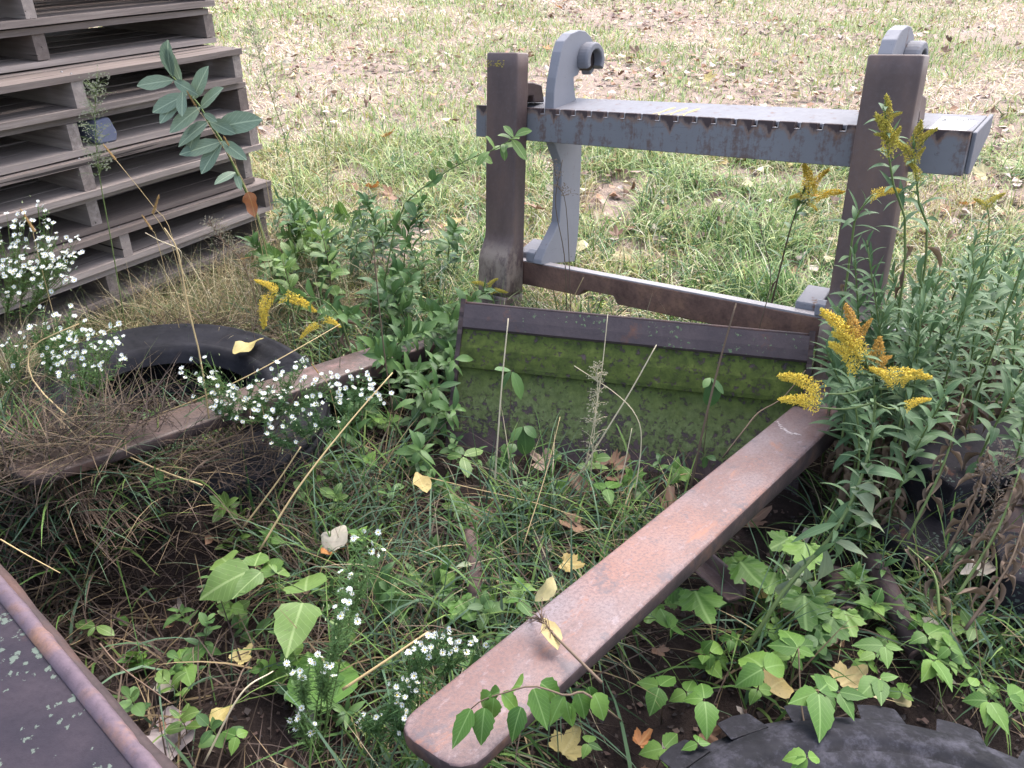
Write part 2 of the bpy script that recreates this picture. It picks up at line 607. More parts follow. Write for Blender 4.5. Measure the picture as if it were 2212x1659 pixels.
M['mosslip'] = lichen_steel("lip_steel", (0.038, 0.028, 0.032), (0.07, 0.05, 0.052), 0.36, (0.09, 0.13, 0.065), 60)
M['plate'] = lichen_steel("plate_steel", (0.030, 0.025, 0.037), (0.062, 0.047, 0.060), 0.62, (0.17, 0.21, 0.17), 48)
M['wood'] = wood("pallet_wood", (0.185, 0.15, 0.135), (0.34, 0.285, 0.255))
M['woodpale'] = wood("fresh_wood", (0.27, 0.20, 0.155), (0.40, 0.31, 0.24))
M['nail'] = plain("nail_steel", (0.35, 0.34, 0.34), (0.1, 0.07, 0.06), 0.4)
M['rubber'] = rubber("rubber_clean", 0.22)
M['rubberdust'] = rubber("rubber_dusty", 0.95)
M['tie'] = lichen_steel("tie_wood", (0.010, 0.009, 0.011), (0.024, 0.021, 0.024), 0.40, (0.065, 0.08, 0.068), 60, 0.9, 0.1)
M['soil'] = soil()
# ------------------------------------------------------------------ ground
def build_ground():
    xs = np.concatenate([np.arange(-40, -4, 2.0), np.arange(-4, 4.01, 0.07), np.arange(6, 41, 2.0)])
    ys = np.concatenate([np.arange(-12, -0.5, 1.5), np.arange(-0.5, 7.0, 0.07), np.arange(7.0, 16, 0.35), np.arange(16, 90, 4.0)])
    nx, ny = len(xs), len(ys)
    vs = [(x, y, hgt(x, y)) for y in ys for x in xs]
    fs = [(j * nx + i, j * nx + i + 1, (j + 1) * nx + i + 1, (j + 1) * nx + i) for j in range(ny - 1) for i in range(nx - 1)]
    me = bpy.data.meshes.new("ground")
    me.from_pydata(vs, [], fs)
    me.materials.append(M['soil'])
    me.polygons.foreach_set("use_smooth", [True] * len(fs))
    o = link("ground", me)
    tag(o, "dark bare earth under the weeds running into a mown straw-coloured field", None, None, "structure")


build_ground()

# ------------------------------------------------------------------ loader fork attachment
RU = Vector((0.7872, -0.6114, 0.0808)).normalized()
RV = Vector((0.0206, 0.1570, 0.9874)).normalized()
RN = RU.cross(RV).normalized()
RV = RN.cross(RU)
CT = Vector((-0.1193, 3.1597, CAM_H - 1.4633))
CM = Matrix(((RU.x, RV.x, RN.x, CT.x), (RU.y, RV.y, RN.y, CT.y), (RU.z, RV.z, RN.z, CT.z), (0, 0, 0, 1)))


def loft(stations, nseg=3, rr=0.25):
    """stations: (center(n,v), dir of thickness (n,v), half width u, half thickness, u centre)"""
    mb = MB()
    prof = []
    for sx, sy, a0 in ((1, 1, 0), (-1, 1, 90), (-1, -1, 180), (1, -1, 270)):
        for k in range(nseg + 1):
            prof.append((sx, sy, math.radians(a0 + 90 * k / nseg)))
    K = len(prof)
    vs, fs = [], []
    for (cn, cv), (dn, dv), hw, ht, uc in stations:
        r = min(0.009, hw * 0.5, ht * 0.6)
        for sx, sy, a in prof:
            pu = sx * (hw - r) + r * math.cos(a)
            pt = sy * (ht - r) + r * math.sin(a)
            vs.append((uc + pu, cv + dv * pt, cn + dn * pt))
    for i in range(len(stations) - 1):
        for j in range(K):
            fs.append((i * K + j, i * K + (j + 1) % K, (i + 1) * K + (j + 1) % K, (i + 1) * K + j))
    fs.append(tuple(range(K - 1, -1, -1)))
    fs.append(tuple((len(stations) - 1) * K + j for j in range(K)))
    mb.add(vs, fs)
    return mb


T, HS, W, UR, L = 0.075, 1.02, 0.15, 1.4016, 1.90
root = thing("fork_carriage", None, "rusty loader pallet-fork carriage with two long tines and grey crossbar standing in the weeds", "forklift forks", mat=CM)

for k, u0 in enumerate((0.0, UR)):
    uc = u0 + W / 2
    fork = thing("fork", None, None, None)
    del fork
    f_root = bpy.data.objects["fork"] if k == 0 else bpy.data.objects["fork.001"]
    f_root.parent = root
    ri, ff = 0.09, 0.042                                # inner heel radius, how far the foot is thickened

    def foot(v):
        return ff * smooth(0.335, 0.235, v) if False else ff * (1 - smooth(0.225, 0.335, v))
    st = [((-T / 2, HS - 0.002), (1, 0), W / 2 - 0.005, T / 2 - 0.005, uc), ((-T / 2, HS - 0.007), (1, 0), W / 2, T / 2, uc)]
    for v in list(np.linspace(HS - 0.06, 0.36, 5)) + list(np.linspace(0.34, ri, 12)):
        f_ = foot(float(v))
        st.append((((f_ - T) / 2, float(v)), (1, 0), W / 2, (f_ + T) / 2, uc))
    sh = loft(st)
    sh.build("shank", M['shank'], f_root, True)
    st = []
    for q in range(0, 11):
        a = math.radians(180 + 90 * q / 10)
        cn, cv = ff + ri, ri
        pi_ = Vector((cn + ri * math.cos(a), cv + ri * math.sin(a)))
        po_ = Vector((cn + (ri + ff + T) * math.cos(a), cv + (ri + T) * math.sin(a)))
        dd_ = (pi_ - po_)
        st.append((tuple((pi_ + po_) / 2), tuple(dd_.normalized()), W / 2 + 0.0012, dd_.length / 2 + 0.0012, uc))
    loft(st).build("heel", M['shank'], f_root, True)
    st = []
    for n in list(np.linspace(ri + ff, L - 0.05, 14)) + [L - 0.03, L - 0.012, L - 0.003, L]:
        t_ = T - 0.050 * max(0.0, (n - 0.25) / (L - 0.25))
        hw = W / 2
        if n > L - 0.045:
            e = (n - (L - 0.045)) / 0.045
            hw = W / 2 - 0.045 * (1 - math.sqrt(max(0.0, 1 - e * e)))
        st.append(((float(n), -t_ / 2), (0, 1), hw, t_ / 2, uc))
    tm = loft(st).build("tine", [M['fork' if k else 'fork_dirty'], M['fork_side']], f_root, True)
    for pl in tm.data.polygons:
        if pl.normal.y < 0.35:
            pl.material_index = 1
    if k:
        # pale scrape near the heel
        wm = MB()
        rr = random.Random(9)
        for i in range(26):
            s_ = i / 25
            uu, nn = u0 + 0.015 + 0.085 * s_ + rr.uniform(-.004, .004), 0.34 + 0.055 * math.sin(s_ * 2.2) + rr.uniform(-.006, .006)
            w1, w2 = rr.uniform(0.003, 0.009), rr.uniform(0.001, 0.004)
            wm.add([(uu - w1, 0.0012, nn - w2), (uu + w1, 0.0012, nn), (uu + w1 * 0.6, 0.0012, nn + w2), (uu - w1, 0.0012, nn + w2 * 0.6)], [(0, 1, 2, 3)])
        wm.build("scrape_mark", plain("scraped_white", (0.5, 0.45, 0.45), (0.35, 0.3, 0.3), 0.6), f_root)
    hb = MB()
    hb.prism([(-T, 0.84), (-T, 0.915), (-T - 0.045, 0.915), (-T - 0.105, 0.905), (-T - 0.125, 0.84), (-T - 0.055, 0.84), (-T - 0.05, 0.865), (-T - 0.02, 0.865), (-T - 0.012, 0.84)], u0 + 0.02, u0 + W - 0.012, (2, 1, 0))
    hb.build("fork_hook", M['shank'], f_root, False, 0.004)
    if k == 0:
        pm = MB()      # worn yellow paint mark near the top of the shank
        rr = random.Random(5)
        for i in range(46):
            uu = u0 + 0.004 + rr.random() ** 1.3 * 0.085
            vv = HS - 0.045 + rr.uniform(-0.008, 0.006) + 0.01 * (rr.random() < 0.3)
            s1, s2 = rr.uniform(0.001, 0.004), rr.uniform(0.0008, 0.003)
            pm.add([(uu - s1, vv - s2, 0.0013), (uu + s1, vv - s2 * 0.4, 0.0013), (uu + s1 * 0.6, vv + s2, 0.0013), (uu - s1 * 0.8, vv + s2 * 0.7, 0.0013)], [(0, 1, 2, 3)])
        M['yellow'] = plain("yellow_paint", (0.42, 0.33, 0.05), (0.3, 0.22, 0.05), 0.6)
        pm.build("paint_mark", M['yellow'], f_root)

# upper bar: triangular box beam, front lip with square notches
BT, BB, U0, U1, BN = 0.8227, 0.7003, -0.1176, 1.6901, -0.080
bar = thing("upper_bar", None, None, None)
bar.parent = root
NP, NW, ND = 0.0704, 0.020, 0.022
notch_u = [0.217 + NP * i for i in range(17)]
outline = [(U0, BB), (U1, BB), (U1, BT)]
for nu in reversed(notch_u):
    outline += [(nu + NW / 2, BT), (nu + NW / 2, BT - ND), (nu - NW / 2, BT - ND), (nu - NW / 2, BT)]
outline.append((U0, BT))
fb = MB()
fb.prism(outline, BN - 0.028, BN, (0, 1, 2))
fb.build("front_plate", M['bar'], bar, False, 0.0018)
for nu in notch_u:        # bare worn metal inside each notch
    nb = MB()
    nb.box((nu - NW / 2 + 0.001, BT - ND + 0.0006, BN - 0.025), (nu + NW / 2 - 0.001, BT - ND + 0.0030, BN + 0.001))
    nb.box((nu + NW / 2 - 0.0028, BT - ND + 0.003, BN - 0.025), (nu + NW / 2 + 0.0004, BT - 0.001, BN + 0.001))
    nb.build("notch_liner", M['bare'], bar)
tb = MB()
a0, a1 = BN - 0.029, -0.30
tb.prism([(a0, BT - 0.016), (a0, BT - 0.003), (a1, BT + 0.036), (a1 - 0.004, BT + 0.022)], U0 + 0.16, U1 - 0.002, (2, 1, 0))
tb.build("top_plate", M['greyworn'], bar, False, 0.002)
bk = MB()
bk.prism([(a0, BB + 0.002), (a0, BB + 0.016), (a1 + 0.004, BT + 0.02), (a1 - 0.006, BT + 0.018), (a1 + 0.0, BT + 0.0)], U0 + 0.17, U1 - 0.003, (2, 1, 0))
bk.build("rear_plate", M['grey'], bar, False, 0.002)
ep = MB()
ep.prism([(a0 + 0.004, BB + 0.004), (a0 + 0.004, BT - 0.004), (a1 - 0.012, BT + 0.04), (a1 - 0.016, BT - 0.01), (a0 - 0.03, BB + 0.004)], U1 + 0.0005, U1 + 0.012, (2, 1, 0))
ep.build("end_plate", M['greyworn'], bar, False, 0.002)

# chalk scrawl on the top plate
t_nor = Vector((0, a0 - a1, -0.039 * -1)).normalized()


def on_top(u, s, h=0.0008):
    """point on the top plate: u along the bar, s 0 front .. 1 back"""
    nrm = Vector((0, a0 - a1, 0.039)).normalized()
    return Vector((u, BT - 0.003 + 0.039 * s, a0 + (a1 - a0) * s)) + nrm * h


cw = MB()
pts = []
for i in range(61):
    a = i / 60
    pts.append(on_top(0.665 + 0.145 * a + 0.018 * math.sin(a * 6 * PI - 0.6), 0.30 - 0.30 * math.cos(a * 6 * PI)))
for i in range(60):
    p, q = pts[i], pts[i + 1]
    d = (q - p).normalized()
    sdir = d.cross(Vector((0, 1, 0.1))).normalized() * 0.0022
    cw.add([p - sdir, p + sdir, q + sdir, q - sdir], [(0, 1, 2, 3)])
M['chalk'] = plain("chalk_yellow", (0.62, 0.47, 0.16), (0.45, 0.36, 0.16), 0.8)
cw.build("chalk_mark", M['chalk'], bar)

# warning sticker: white, black triangle and lettering
st_ = MB()
M['sticker'] = plain("sticker_white", (0.78, 0.78, 0.75), (0.62, 0.6, 0.58), 0.5)
M['black'] = plain("black_print", (0.02, 0.02, 0.022), None, 0.5)
lab = thing("warning_label", None, None, None)
lab.parent = bar
su0, su1 = 1.575, 1.682
rr = random.Random(2)
edge_lo = [on_top(su0 + (su1 - 0.010 - su0) * i / 10, 0.02 + rr.uniform(0, 0.012), 0.0010) for i in range(11)]
edge_mid = [on_top(su0 + (su1 - 0.003 - su0) * i / 10, 0.50, 0.0010) for i in range(11)]
edge_hi = [on_top(su0 + (su1 - 0.014 - su0) * i / 10, 0.78 + rr.uniform(-0.03, 0.02) - (0.1 if i > 7 else 0), 0.0010) for i in range(11)]
for i in range(10):
    st_.add([edge_lo[i], edge_lo[i + 1], edge_mid[i + 1], edge_mid[i]], [(0, 1, 2, 3)])
    st_.add([edge_mid[i], edge_mid[i + 1], edge_hi[i + 1], edge_hi[i]], [(0, 1, 2, 3)])
st_.build("sticker", M['sticker'], lab)
tr = MB()
tp = [on_top(su0 + 0.006, 0.53, 0.0018), on_top(su0 + 0.024, 0.53, 0.0018), on_top(su0 + 0.015, 0.72, 0.0018)]
tr.add(tp, [(0, 1, 2)])
tr.add([on_top(su0 + 0.002, 0.475, 0.0018), on_top(su1 - 0.006, 0.475, 0.0018), on_top(su1 - 0.006, 0.492, 0.0018), on_top(su0 + 0.002, 0.492, 0.0018)], [(0, 1, 2, 3)])
tr.build("warning_triangle", M['black'], lab)
b0 = on_top(su0 + 0.028, 0.55, 0.0018)
bx = Vector((1, 0, 0))
by = (on_top(0, 1, 0) - on_top(0, 0, 0)).normalized()
bz = bx.cross(by)
sy = 2.9
text_mesh('warning_text', 'WARNING', 0.0135, M['black'], lab, Matrix(((bx.x, by.x * sy, bz.x, b0.x), (bx.y, by.y * sy, bz.y, b0.y), (bx.z, by.z * sy, bz.z, b0.z), (0, 0, 0, 1))), 0.0, 0.0004)

# lower bar with its raised cut-out
lo = MB()
lo.prism([(-0.05, 0.125), (0.42, 0.125), (0.45, 0.152), (0.58, 0.152), (0.60, 0.122), (1.69, 0.120), (1.69, 0.216), (-0.05, 0.2205)], BN - 0.055, BN, (0, 1, 2))
lbar = lo.build("lower_bar", M['rust'], root, False, 0.003)
lt = MB()
lt.prism([(-0.048, BN - 0.003), (-0.048, BN - 0.052), (1.688, BN - 0.052), (1.688, BN - 0.003)], 0.2, 0.2235, (0, 2, 1))
lt.build("worn_top_face", M['bare'], root, False, 0.001)

# hook plates
hook_poly = [(0.825, -0.112), (0.880, -0.112), (0.933, -0.120), (0.98, -0.134), (1.024, -0.146), (1.063, -0.166), (1.091, -0.208), (1.106, -0.265),
             (1.104, -0.310), (1.085, -0.352), (1.050, -0.382), (1.000, -0.392), (0.962, -0.385), (0.945, -0.36), (0.975, -0.345), (1.0, -0.33), (0.985, -0.29),
             (0.945, -0.272), (0.936, -0.242), (0.899, -0.248), (0.857, -0.263), (0.76, -0.31), (0.671, -0.323), (0.545, -0.324), (0.393, -0.331), (0.276, -0.325), (0.198, -0.312),
             (0.225, -0.064), (0.242, -0.066), (0.282, -0.095), (0.332, -0.143), (0.379, -0.183), (0.483, -0.188), (0.611, -0.182), (0.692, -0.128), (0.70, -0.112)]
for k, uh in enumerate((0.244, 1.43)):
    hp = thing("hook_plate", None, None, None)
    hp.parent = root
    pb = MB()
    pb.prism([(n, v) for v, n in hook_poly], uh - 0.042, uh, (2, 1, 0))
    pb.build("plate", M['grey'], hp, False, 0.0025)
    # half-open boss ring on the inner face
    rb = MB()
    cn, cv = -0.325, 1.000
    ks = 22
    prof = [(0.066, 0.0), (0.066, 0.038), (0.061, 0.046), (0.043, 0.047), (0.039, 0.043), (0.039, 0.0)]
    vs, fs = [], []
    for i in range(ks + 1):
        a = math.radians(-30 + 240 * i / ks)
        stretch = 1.0
        for (r, h) in prof:
            vs.append((uh + h, cv + r * math.sin(a), cn + r * math.cos(a)))
    P_ = len(prof)
    for i in range(ks):
        for j in range(P_):
            fs.append((i * P_ + j, i * P_ + (j + 1) % P_, (i + 1) * P_ + (j + 1) % P_, (i + 1) * P_ + j))
    fs.append(tuple(range(P_)))
    fs.append(tuple(ks * P_ + j for j in range(P_ - 1, -1, -1)))
    rb.add(vs, fs)
    rb.build("boss_ring", M['greyworn'], hp, False, 0.002)
    ib = MB()
    ib.tube([(uh - 0.05, cv, cn), (uh + 0.012, cv, cn)], 0.0392, None, 18)
    ib.build("pin_bore", M['dark_rust'], hp, True)
    # foot gusset blocks on the lower bar
    gb = MB()
    gb.prism([(-0.075, 0.2245), (-0.075, 0.262), (-0.10, 0.275), (-0.155, 0.262), (-0.155, 0.2245)], uh - 0.085, uh - 0.044, (2, 1, 0))
    gb.build("gusset", M['grey'], hp, False, 0.003)
    gb = MB()
    gb.prism([(-0.135, 0.20), (-0.135, 0.245), (-0.24, 0.285), (-0.27, 0.25), (-0.2, 0.2)], uh - 0.17, uh - 0.088, (2, 1, 0))
    gb.build("gusset", M['grey'], hp, False, 0.003)

# ------------------------------------------------------------------ stack of pallets
PD = Vector((0.530, 0.848, 0)).normalized()          # along the front, towards the far end
PB = Vector((-PD.y, PD.x, 0))                       # into the stack
PL, PDP = 1.56, 1.06


def board_mesh(l, w, h, name, seed, mat, ragged=0.0, pale=False):
    r = random.Random(seed)
    bm = bmesh.new()
    n = 6
    rows = []
    for i in range(n + 1):
        x = l * i / n
        tw = r.uniform(-0.0015, 0.0015)
        e0, e1 = r.uniform(-0.003, 0.003), r.uniform(-0.003, 0.003)
        rows.append([bm.verts.new((x, e0, tw)), bm.verts.new((x, w + e1, tw)), bm.verts.new((x, w + e1, h + tw)), bm.verts.new((x, e0, h + tw))])
    for i in range(n):
        for j in range(4):
            bm.faces.new((rows[i][j], rows[i][(j + 1) % 4], rows[i + 1][(j + 1) % 4], rows[i + 1][j]))
    bm.faces.new(rows[0][::-1])
    bm.faces.new(rows[-1])
    bmesh.ops.recalc_face_normals(bm, faces=bm.faces)
    me = bpy.data.meshes.new(name)
    bm.to_mesh(me)
    bm.free()
    me.materials.append(mat)
    return me


deck_meshes = [board_mesh(PL, 0.135, 0.022, "deck_board", 20 + i, M['wood']) for i in range(4)]
str_meshes = [board_mesh(PDP, 0.046, 0.0905, "stringer", 40 + i, M['wood']) for i in range(3)]
pallet_words = ["lowest pallet of the tall wooden stack, half buried in dry grass", "second pallet up from the ground in the weathered stack",
                "third pallet up from the ground in the weathered stack", "fourth pallet up, behind the small gold foxtail heads",
                "fifth pallet up, behind the lower leaves of the milkweed", "sixth pallet up, with a pale grey stringer in its gap",
                "seventh pallet up, at the level of the tip of the milkweed", "second pallet from the top, its lower front board split and pale at one end",
                "topmost grey weathered pallet, cut off by the top of the picture"]
pr_ = random.Random(77)
C0 = Vector((-1.135, 3.70, 0))
for i in range(9):
    z = 0.075 + 0.1425 * i
    jx, jy, ja = pr_.uniform(-0.035, 0.03), pr_.uniform(-0.025, 0.025), pr_.uniform(-0.014, 0.014)
    if i == 6: jx = -0.012
    if i >= 7: jx, jy = (0.03, 0.20) if i == 7 else (0.05, 0.185)
    d = (Matrix.Rotation(ja, 3, 'Z') @ PD)
    b = Vector((-d.y, d.x, 0))
    o0 = C0 + d * jx + b * jy
    # local frame: x from the far end back along the front, y into the stack
    Mx = Matrix(((-d.x, b.x, 0, o0.x), (-d.y, b.y, 0, o0.y), (0, 0, 1, z), (0, 0, 0, 1)))
    pal = thing("pallet", None, pallet_words[i], "pallet", "stacked wooden pallets")
    # (x axis flipped, so mirror through a proper rotation instead)
    R3 = Matrix(((-d.x, d.y, 0, o0.x), (-d.y, -d.x, 0, o0.y), (0, 0, 1, z), (0, 0, 0, 1)))
    pal.matrix_world = R3                                # local +y points out of the stack, so pieces use negative y
    mid = PL / 2 - 0.02 + pr_.uniform(-0.04, 0.05)
    for q, sx in enumerate((0.0, mid, PL - 0.042)):
        sm = link("stringer", str_meshes[(i + q) % 3], pal)
        sm.rotation_euler = (0, 0, -PI / 2)
        sm.location = (sx, -0.004 - pr_.uniform(0, 0.01), 0.0225)
    for q, yy in enumerate((0.0, 0.139, 0.30, 0.45, 0.62, 0.90)):
        if i == 7 and q == 0:
            # split, paler broken lead board
            bl = MB()
            pr2 = random.Random(3)
            top = [(0.0, 0), (0.2, 0.004), (0.6, 0.0), (1.0, 0.004), (1.05, 0.03), (1.0, 0.055), (1.15, 0.07), (1.3, 0.088), (PL, 0.092), (PL, 0.135), (0, 0.135)]
            bl.prism([(x, -0.0 - y) for x, y in top][::-1], 0.0, 0.019, (0, 1, 2))
            bl.build("deck_board", M['wood'], pal)
            b2 = MB()
            b2.prism([(1.03, 0.0), (PL, 0.0), (PL, -0.085), (1.34, -0.08), (1.17, -0.060), (1.06, -0.046), (1.09, -0.02)][::-1], -0.013, 0.006, (0, 1, 2))
            s2 = b2.build("split_board", M['woodpale'], pal)
            continue
        bo = link("deck_board", deck_meshes[(i * 3 + q) % 4], pal)
        bo.location = (pr_.uniform(-0.012, 0.012), -yy - 0.135 + pr_.uniform(-0.006, 0.006), 0.0)
    for q, yy in enumerate((0.0, 0.155, 0.31, 0.465, 0.62, 0.775, 0.925)):
        if i == 5 and q == 3: continue
        bo = link("deck_board", deck_meshes[(i + q * 2 + 1) % 4], pal)
        bo.location = (pr_.uniform(-0.02, 0.02), -yy - 0.135 + pr_.uniform(-0.012, 0.008), 0.1135)
        bo.rotation_euler = (pr_.uniform(-0.012, 0.012), 0, pr_.uniform(-0.006, 0.006))
    nb = MB()
    for sx in (0.02, mid + 0.02, PL - 0.02):
        for dy in (-0.03, -0.095):
            nb.tube([(sx + pr_.uniform(-.008, .008), dy, 0.1350), (sx, dy, 0.1368)], 0.003, None, 6)
    nb.build("nail_heads", M['nail'], pal)

# a pale grey-blue wood wedge block resting in one of the gaps
mb = MB()
mb.prism([(0, 0), (0.075, 0.0), (0.085, 0.03), (0.07, 0.085), (0.01, 0.09), (-0.01, 0.03)], 0, 0.12, (0, 1, 2))
wb = mb.build("wood_block", plain("blue_grey_wood", (0.14, 0.14, 0.17), (0.06, 0.07, 0.13), 0.8), None, False, 0.006)
wb.matrix_world = basis(C0 - PD * 0.66 + PB * 0.02 + Vector((0, 0, 0.075 + 0.1425 * 5 + 0.022)), (0, 0, 1), PB)
tag(wb, "small blue-grey wood block wedged inside a gap of the pallet stack", "wood block")

# ------------------------------------------------------------------ tyre lying under the far tine
def torus_profile(prof, seg, mat, name, parent, smooth_=True):
    vs, fs = [], []
    P_ = len(prof)
    for i in range(seg):
        a = 2 * PI * i / seg
        for r, z in prof:
            vs.append((r * math.cos(a), r * math.sin(a), z))
    for i in range(seg):
        j = (i + 1) % seg
        for q in range(P_ - 1):
            fs.append((i * P_ + q, j * P_ + q, j * P_ + q + 1, i * P_ + q + 1))
    mb = MB()
    mb.add(vs, fs)
    return mb.build(name, mat, parent, smooth_)


TY = Vector((-1.12, 2.235, 0.012))
ty = thing("truck_tyre", None, "black truck tyre lying flat under the far rusty fork tine, full of weeds", "tyre")
ty.matrix_world = Matrix.Translation(TY) @ Matrix.Rotation(math.radians(6), 4, 'Y') @ Matrix.Rotation(math.radians(2), 4, 'X')
rt, hw_ = 0.50, 0.235
side = [(0.300, 0.20), (0.315, 0.222), (0.335, 0.224), (0.345, 0.216), (0.37, 0.232), (0.405, 0.240), (0.43, 0.236), (0.437, 0.241), (0.45, 0.238), (0.468, 0.226), (0.485, 0.205)]
torus_profile([(0.285, 0.17)] + side, 72, M['rubber'], "sidewall", ty)
tread = [(0.485, 0.205), (0.497, 0.198), (0.503, 0.185), (0.494, 0.183), (0.494, 0.176), (0.505, 0.174), (0.507, 0.14), (0.496, 0.138), (0.496, 0.130), (0.508, 0.128), (0.508, 0.09),
         (0.497, 0.088), (0.497, 0.08), (0.506, 0.078), (0.503, 0.045), (0.492, 0.025), (0.47, 0.0)]
torus_profile(tread, 72, M['rubber'], "tread", ty)
torus_profile([(0.47, 0.0), (0.40, -0.012), (0.33, -0.002), (0.285, 0.04), (0.278, 0.06), (0.42, 0.04), (0.46, 0.1), (0.42, 0.17), (0.285, 0.17)], 72, M['rubber'], "inner_liner", ty)

# ------------------------------------------------------------------ lugged tractor tyre at the feet of the photographer
T2 = Vector((0.635, 0.52, 0.01))
tt = thing("tractor_tyre", None, "dusty black lugged tractor tyre lying in the lower corner below the ivy leaves", "tyre")
tt.matrix_world = Matrix.Translation(T2) @ Matrix.Rotation(math.radians(-3), 4, 'X')
prof2 = [(0.27, 0.16), (0.285, 0.190), (0.31, 0.206), (0.322, 0.198), (0.334, 0.222), (0.36, 0.234), (0.370, 0.224), (0.380, 0.240), (0.42, 0.250), (0.430, 0.240), (0.440, 0.254), (0.47, 0.250), (0.505, 0.236), (0.523, 0.205)]
torus_profile(prof2, 80, M['rubberdust'], "sidewall", tt)
torus_profile([(0.523, 0.205), (0.546, 0.192), (0.552, 0.15), (0.552, 0.10), (0.54, 0.04), (0.50, 0.0)], 80, M['rubberdust'], "tread_band", tt)
torus_profile([(0.50, 0.0), (0.40, -0.01), (0.30, 0.0), (0.27, 0.05), (0.43, 0.06), (0.49, 0.12), (0.43, 0.19), (0.27, 0.16)], 80, M['rubberdust'], "inner_liner", tt)
lug = MB()
lug.prism([(0.515, -0.040), (0.572, -0.034), (0.578, 0.0), (0.572, 0.040), (0.515, 0.046)], 0.0, 0.1, (0, 1, 2))
lv = []
for (x, y, z) in lug.v:
    if z > 0.05:
        lv.append((x, y, 0.222 - max(0.0, x - 0.515) * 0.35))
    else:
        lv.append((x - 0.004, y - 0.10, 0.06))
lug.v = lv
lug_me = lug.mesh("lug", M['rubberdust'], False, 0.006, 2)
for i in range(24):
    lo_ = link("lug", lug_me, tt)
    lo_.rotation_euler = (0, 0, 2 * PI * (i + 0.35) / 24)
# faint raised mark on the sidewall
a = math.radians(56)
text_mesh('sidewall_letter', 'S', 0.036, M['rubberdust'], tt, Matrix.Translation((0.392 * math.cos(a), 0.392 * math.sin(a), 0.2475)) @ Matrix.Rotation(a - PI / 2, 4, 'Z'), 0.002)

# ------------------------------------------------------------------ rusty lichen-spotted steel box section, near corner
E0, E1 = Vector((-0.99, 1.18, 0.45)), Vector((-0.528, 0.771, 0.45))
ed = (E1 - E0).normalized()
en = Vector((-ed.y, ed.x, 0))
if en.x < 0: en = -en
# en points to the weeds; plate extends the other way
sb = thing("steel_ramp", None, "purple-brown rusty steel ramp section with lichen spots and rounded lip, in the near corner", "scrap steel")
Mx = Matrix(((ed.x, en.x, 0, E0.x), (ed.y, en.y, 0, E0.y), (0, 0, 1, E0.z), (0, 0, 0, 1)))
if Mx.to_3x3().determinant() < 0:
    pass
sb.matrix_world = Mx
X0, X1 = -0.5, 1.15
bm = bmesh.new()
gx, gy = 90, 34
hole = (0.66, -0.27)
grid = {}
for i in range(gx + 1):
    for j in range(gy + 1):
        x = X0 + (X1 - X0) * i / gx
        y = -0.62 + 0.595 * j / gy
        grid[i, j] = bm.verts.new((x + random.uniform(-.004, .004), y + random.uniform(-.004, .004) if 0 < j < gy else y, -0.012 + 0.05 * (y + 0.62) * 0 + 0.002 * mnoise.noise(Vector((x * 9, y * 9, 1)))))
for i in range(gx):
    for j in range(gy):
        v = grid[i, j].co
        dd = math.hypot((v.x - 0.56) / 1.9, v.y + 0.23) + 0.03 * mnoise.noise(Vector((v.x * 14, v.y * 14, 4)))
        if dd < 0.040:
            continue
        bm.faces.new((grid[i, j], grid[i + 1, j], grid[i + 1, j + 1], grid[i, j + 1]))
bmesh.ops.solidify(bm, geom=bm.faces[:], thickness=0.007)
bmesh.ops.recalc_face_normals(bm, faces=bm.faces)
me = bpy.data.meshes.new("top_plate")
bm.to_mesh(me)
bm.free()
me.materials.append(M['plate'])
link("top_plate", me, sb)
# rounded raised lip with chipped outer edge
vs, fs = [], []
ns = 60
for i in range(ns + 1):
    x = X0 + (X1 - X0) * i / ns
    chip = 0.012 * max(0, mnoise.noise(Vector((x * 4, 0, 2)))) + 0.004 * mnoise.noise(Vector((x * 25, 0, 5)))
    for y, z in ((-0.026, -0.02), (-0.024, -0.008), (-0.014, -0.001), (-0.006, 0.001), (0.001 - chip * 0.4, -0.003), (0.005 - chip, -0.012), (0.004 - chip, -0.03), (-0.02, -0.035)):
        vs.append((x, y, z))
for i in range(ns):
    for q in range(8):
        fs.append((i * 8 + q, i * 8 + (q + 1) % 8, (i + 1) * 8 + (q + 1) % 8, (i + 1) * 8 + q))
mb = MB()
mb.add(vs, fs)
M['lip'] = rust_brown("lip_rust", (0.06, 0.042, 0.055), (0.10, 0.07, 0.085), (0.19, 0.095, 0.05))
mb.build("lip", M['lip'], sb, True)
mb = MB()
mb.box((X0 + 0.01, -0.6, -0.44), (X1 - 0.01, -0.03, -0.036))
mb.build("web", M['dark_rust'], sb)
mb = MB()
vs, fs = [], []
for i in range(ns + 1):
    x = X0 + (X1 - X0) * i / ns
    w_ = 0.030 + 0.010 * mnoise.noise(Vector((x * 6, 3, 2)))
    for y, z in ((-0.03, -0.075), (w_ - 0.012, -0.066), (w_, -0.075), (w_ - 0.006, -0.10), (-0.03, -0.105)):
        vs.append((x, y, z + 0.004 * mnoise.noise(Vector((x * 30, y * 30, 0)))))
for i in range(ns):
    for q in range(5):
        fs.append((i * 5 + q, i * 5 + (q + 1) % 5, (i + 1) * 5 + (q + 1) % 5, (i + 1) * 5 + q))
mb.add(vs, fs)
mb.build("lower_flange", M['dark_rust'], sb, True)

# ------------------------------------------------------------------ mossy bucket back leaning between the tines
BA, BC = Vector((-0.205, 2.275, 0.0)), Vector((0.87, 2.035, 0.0))
bx_ = (BC - BA)
BLN = bx_.length
bx_.normalize()
by_ = Vector((-bx_.y, bx_.x, 0))
lean = math.radians(31)
slope = (by_ * math.sin(lean) + Vector((0, 0, 1)) * math.cos(lean)).normalized()
nor = bx_.cross(slope) * -1
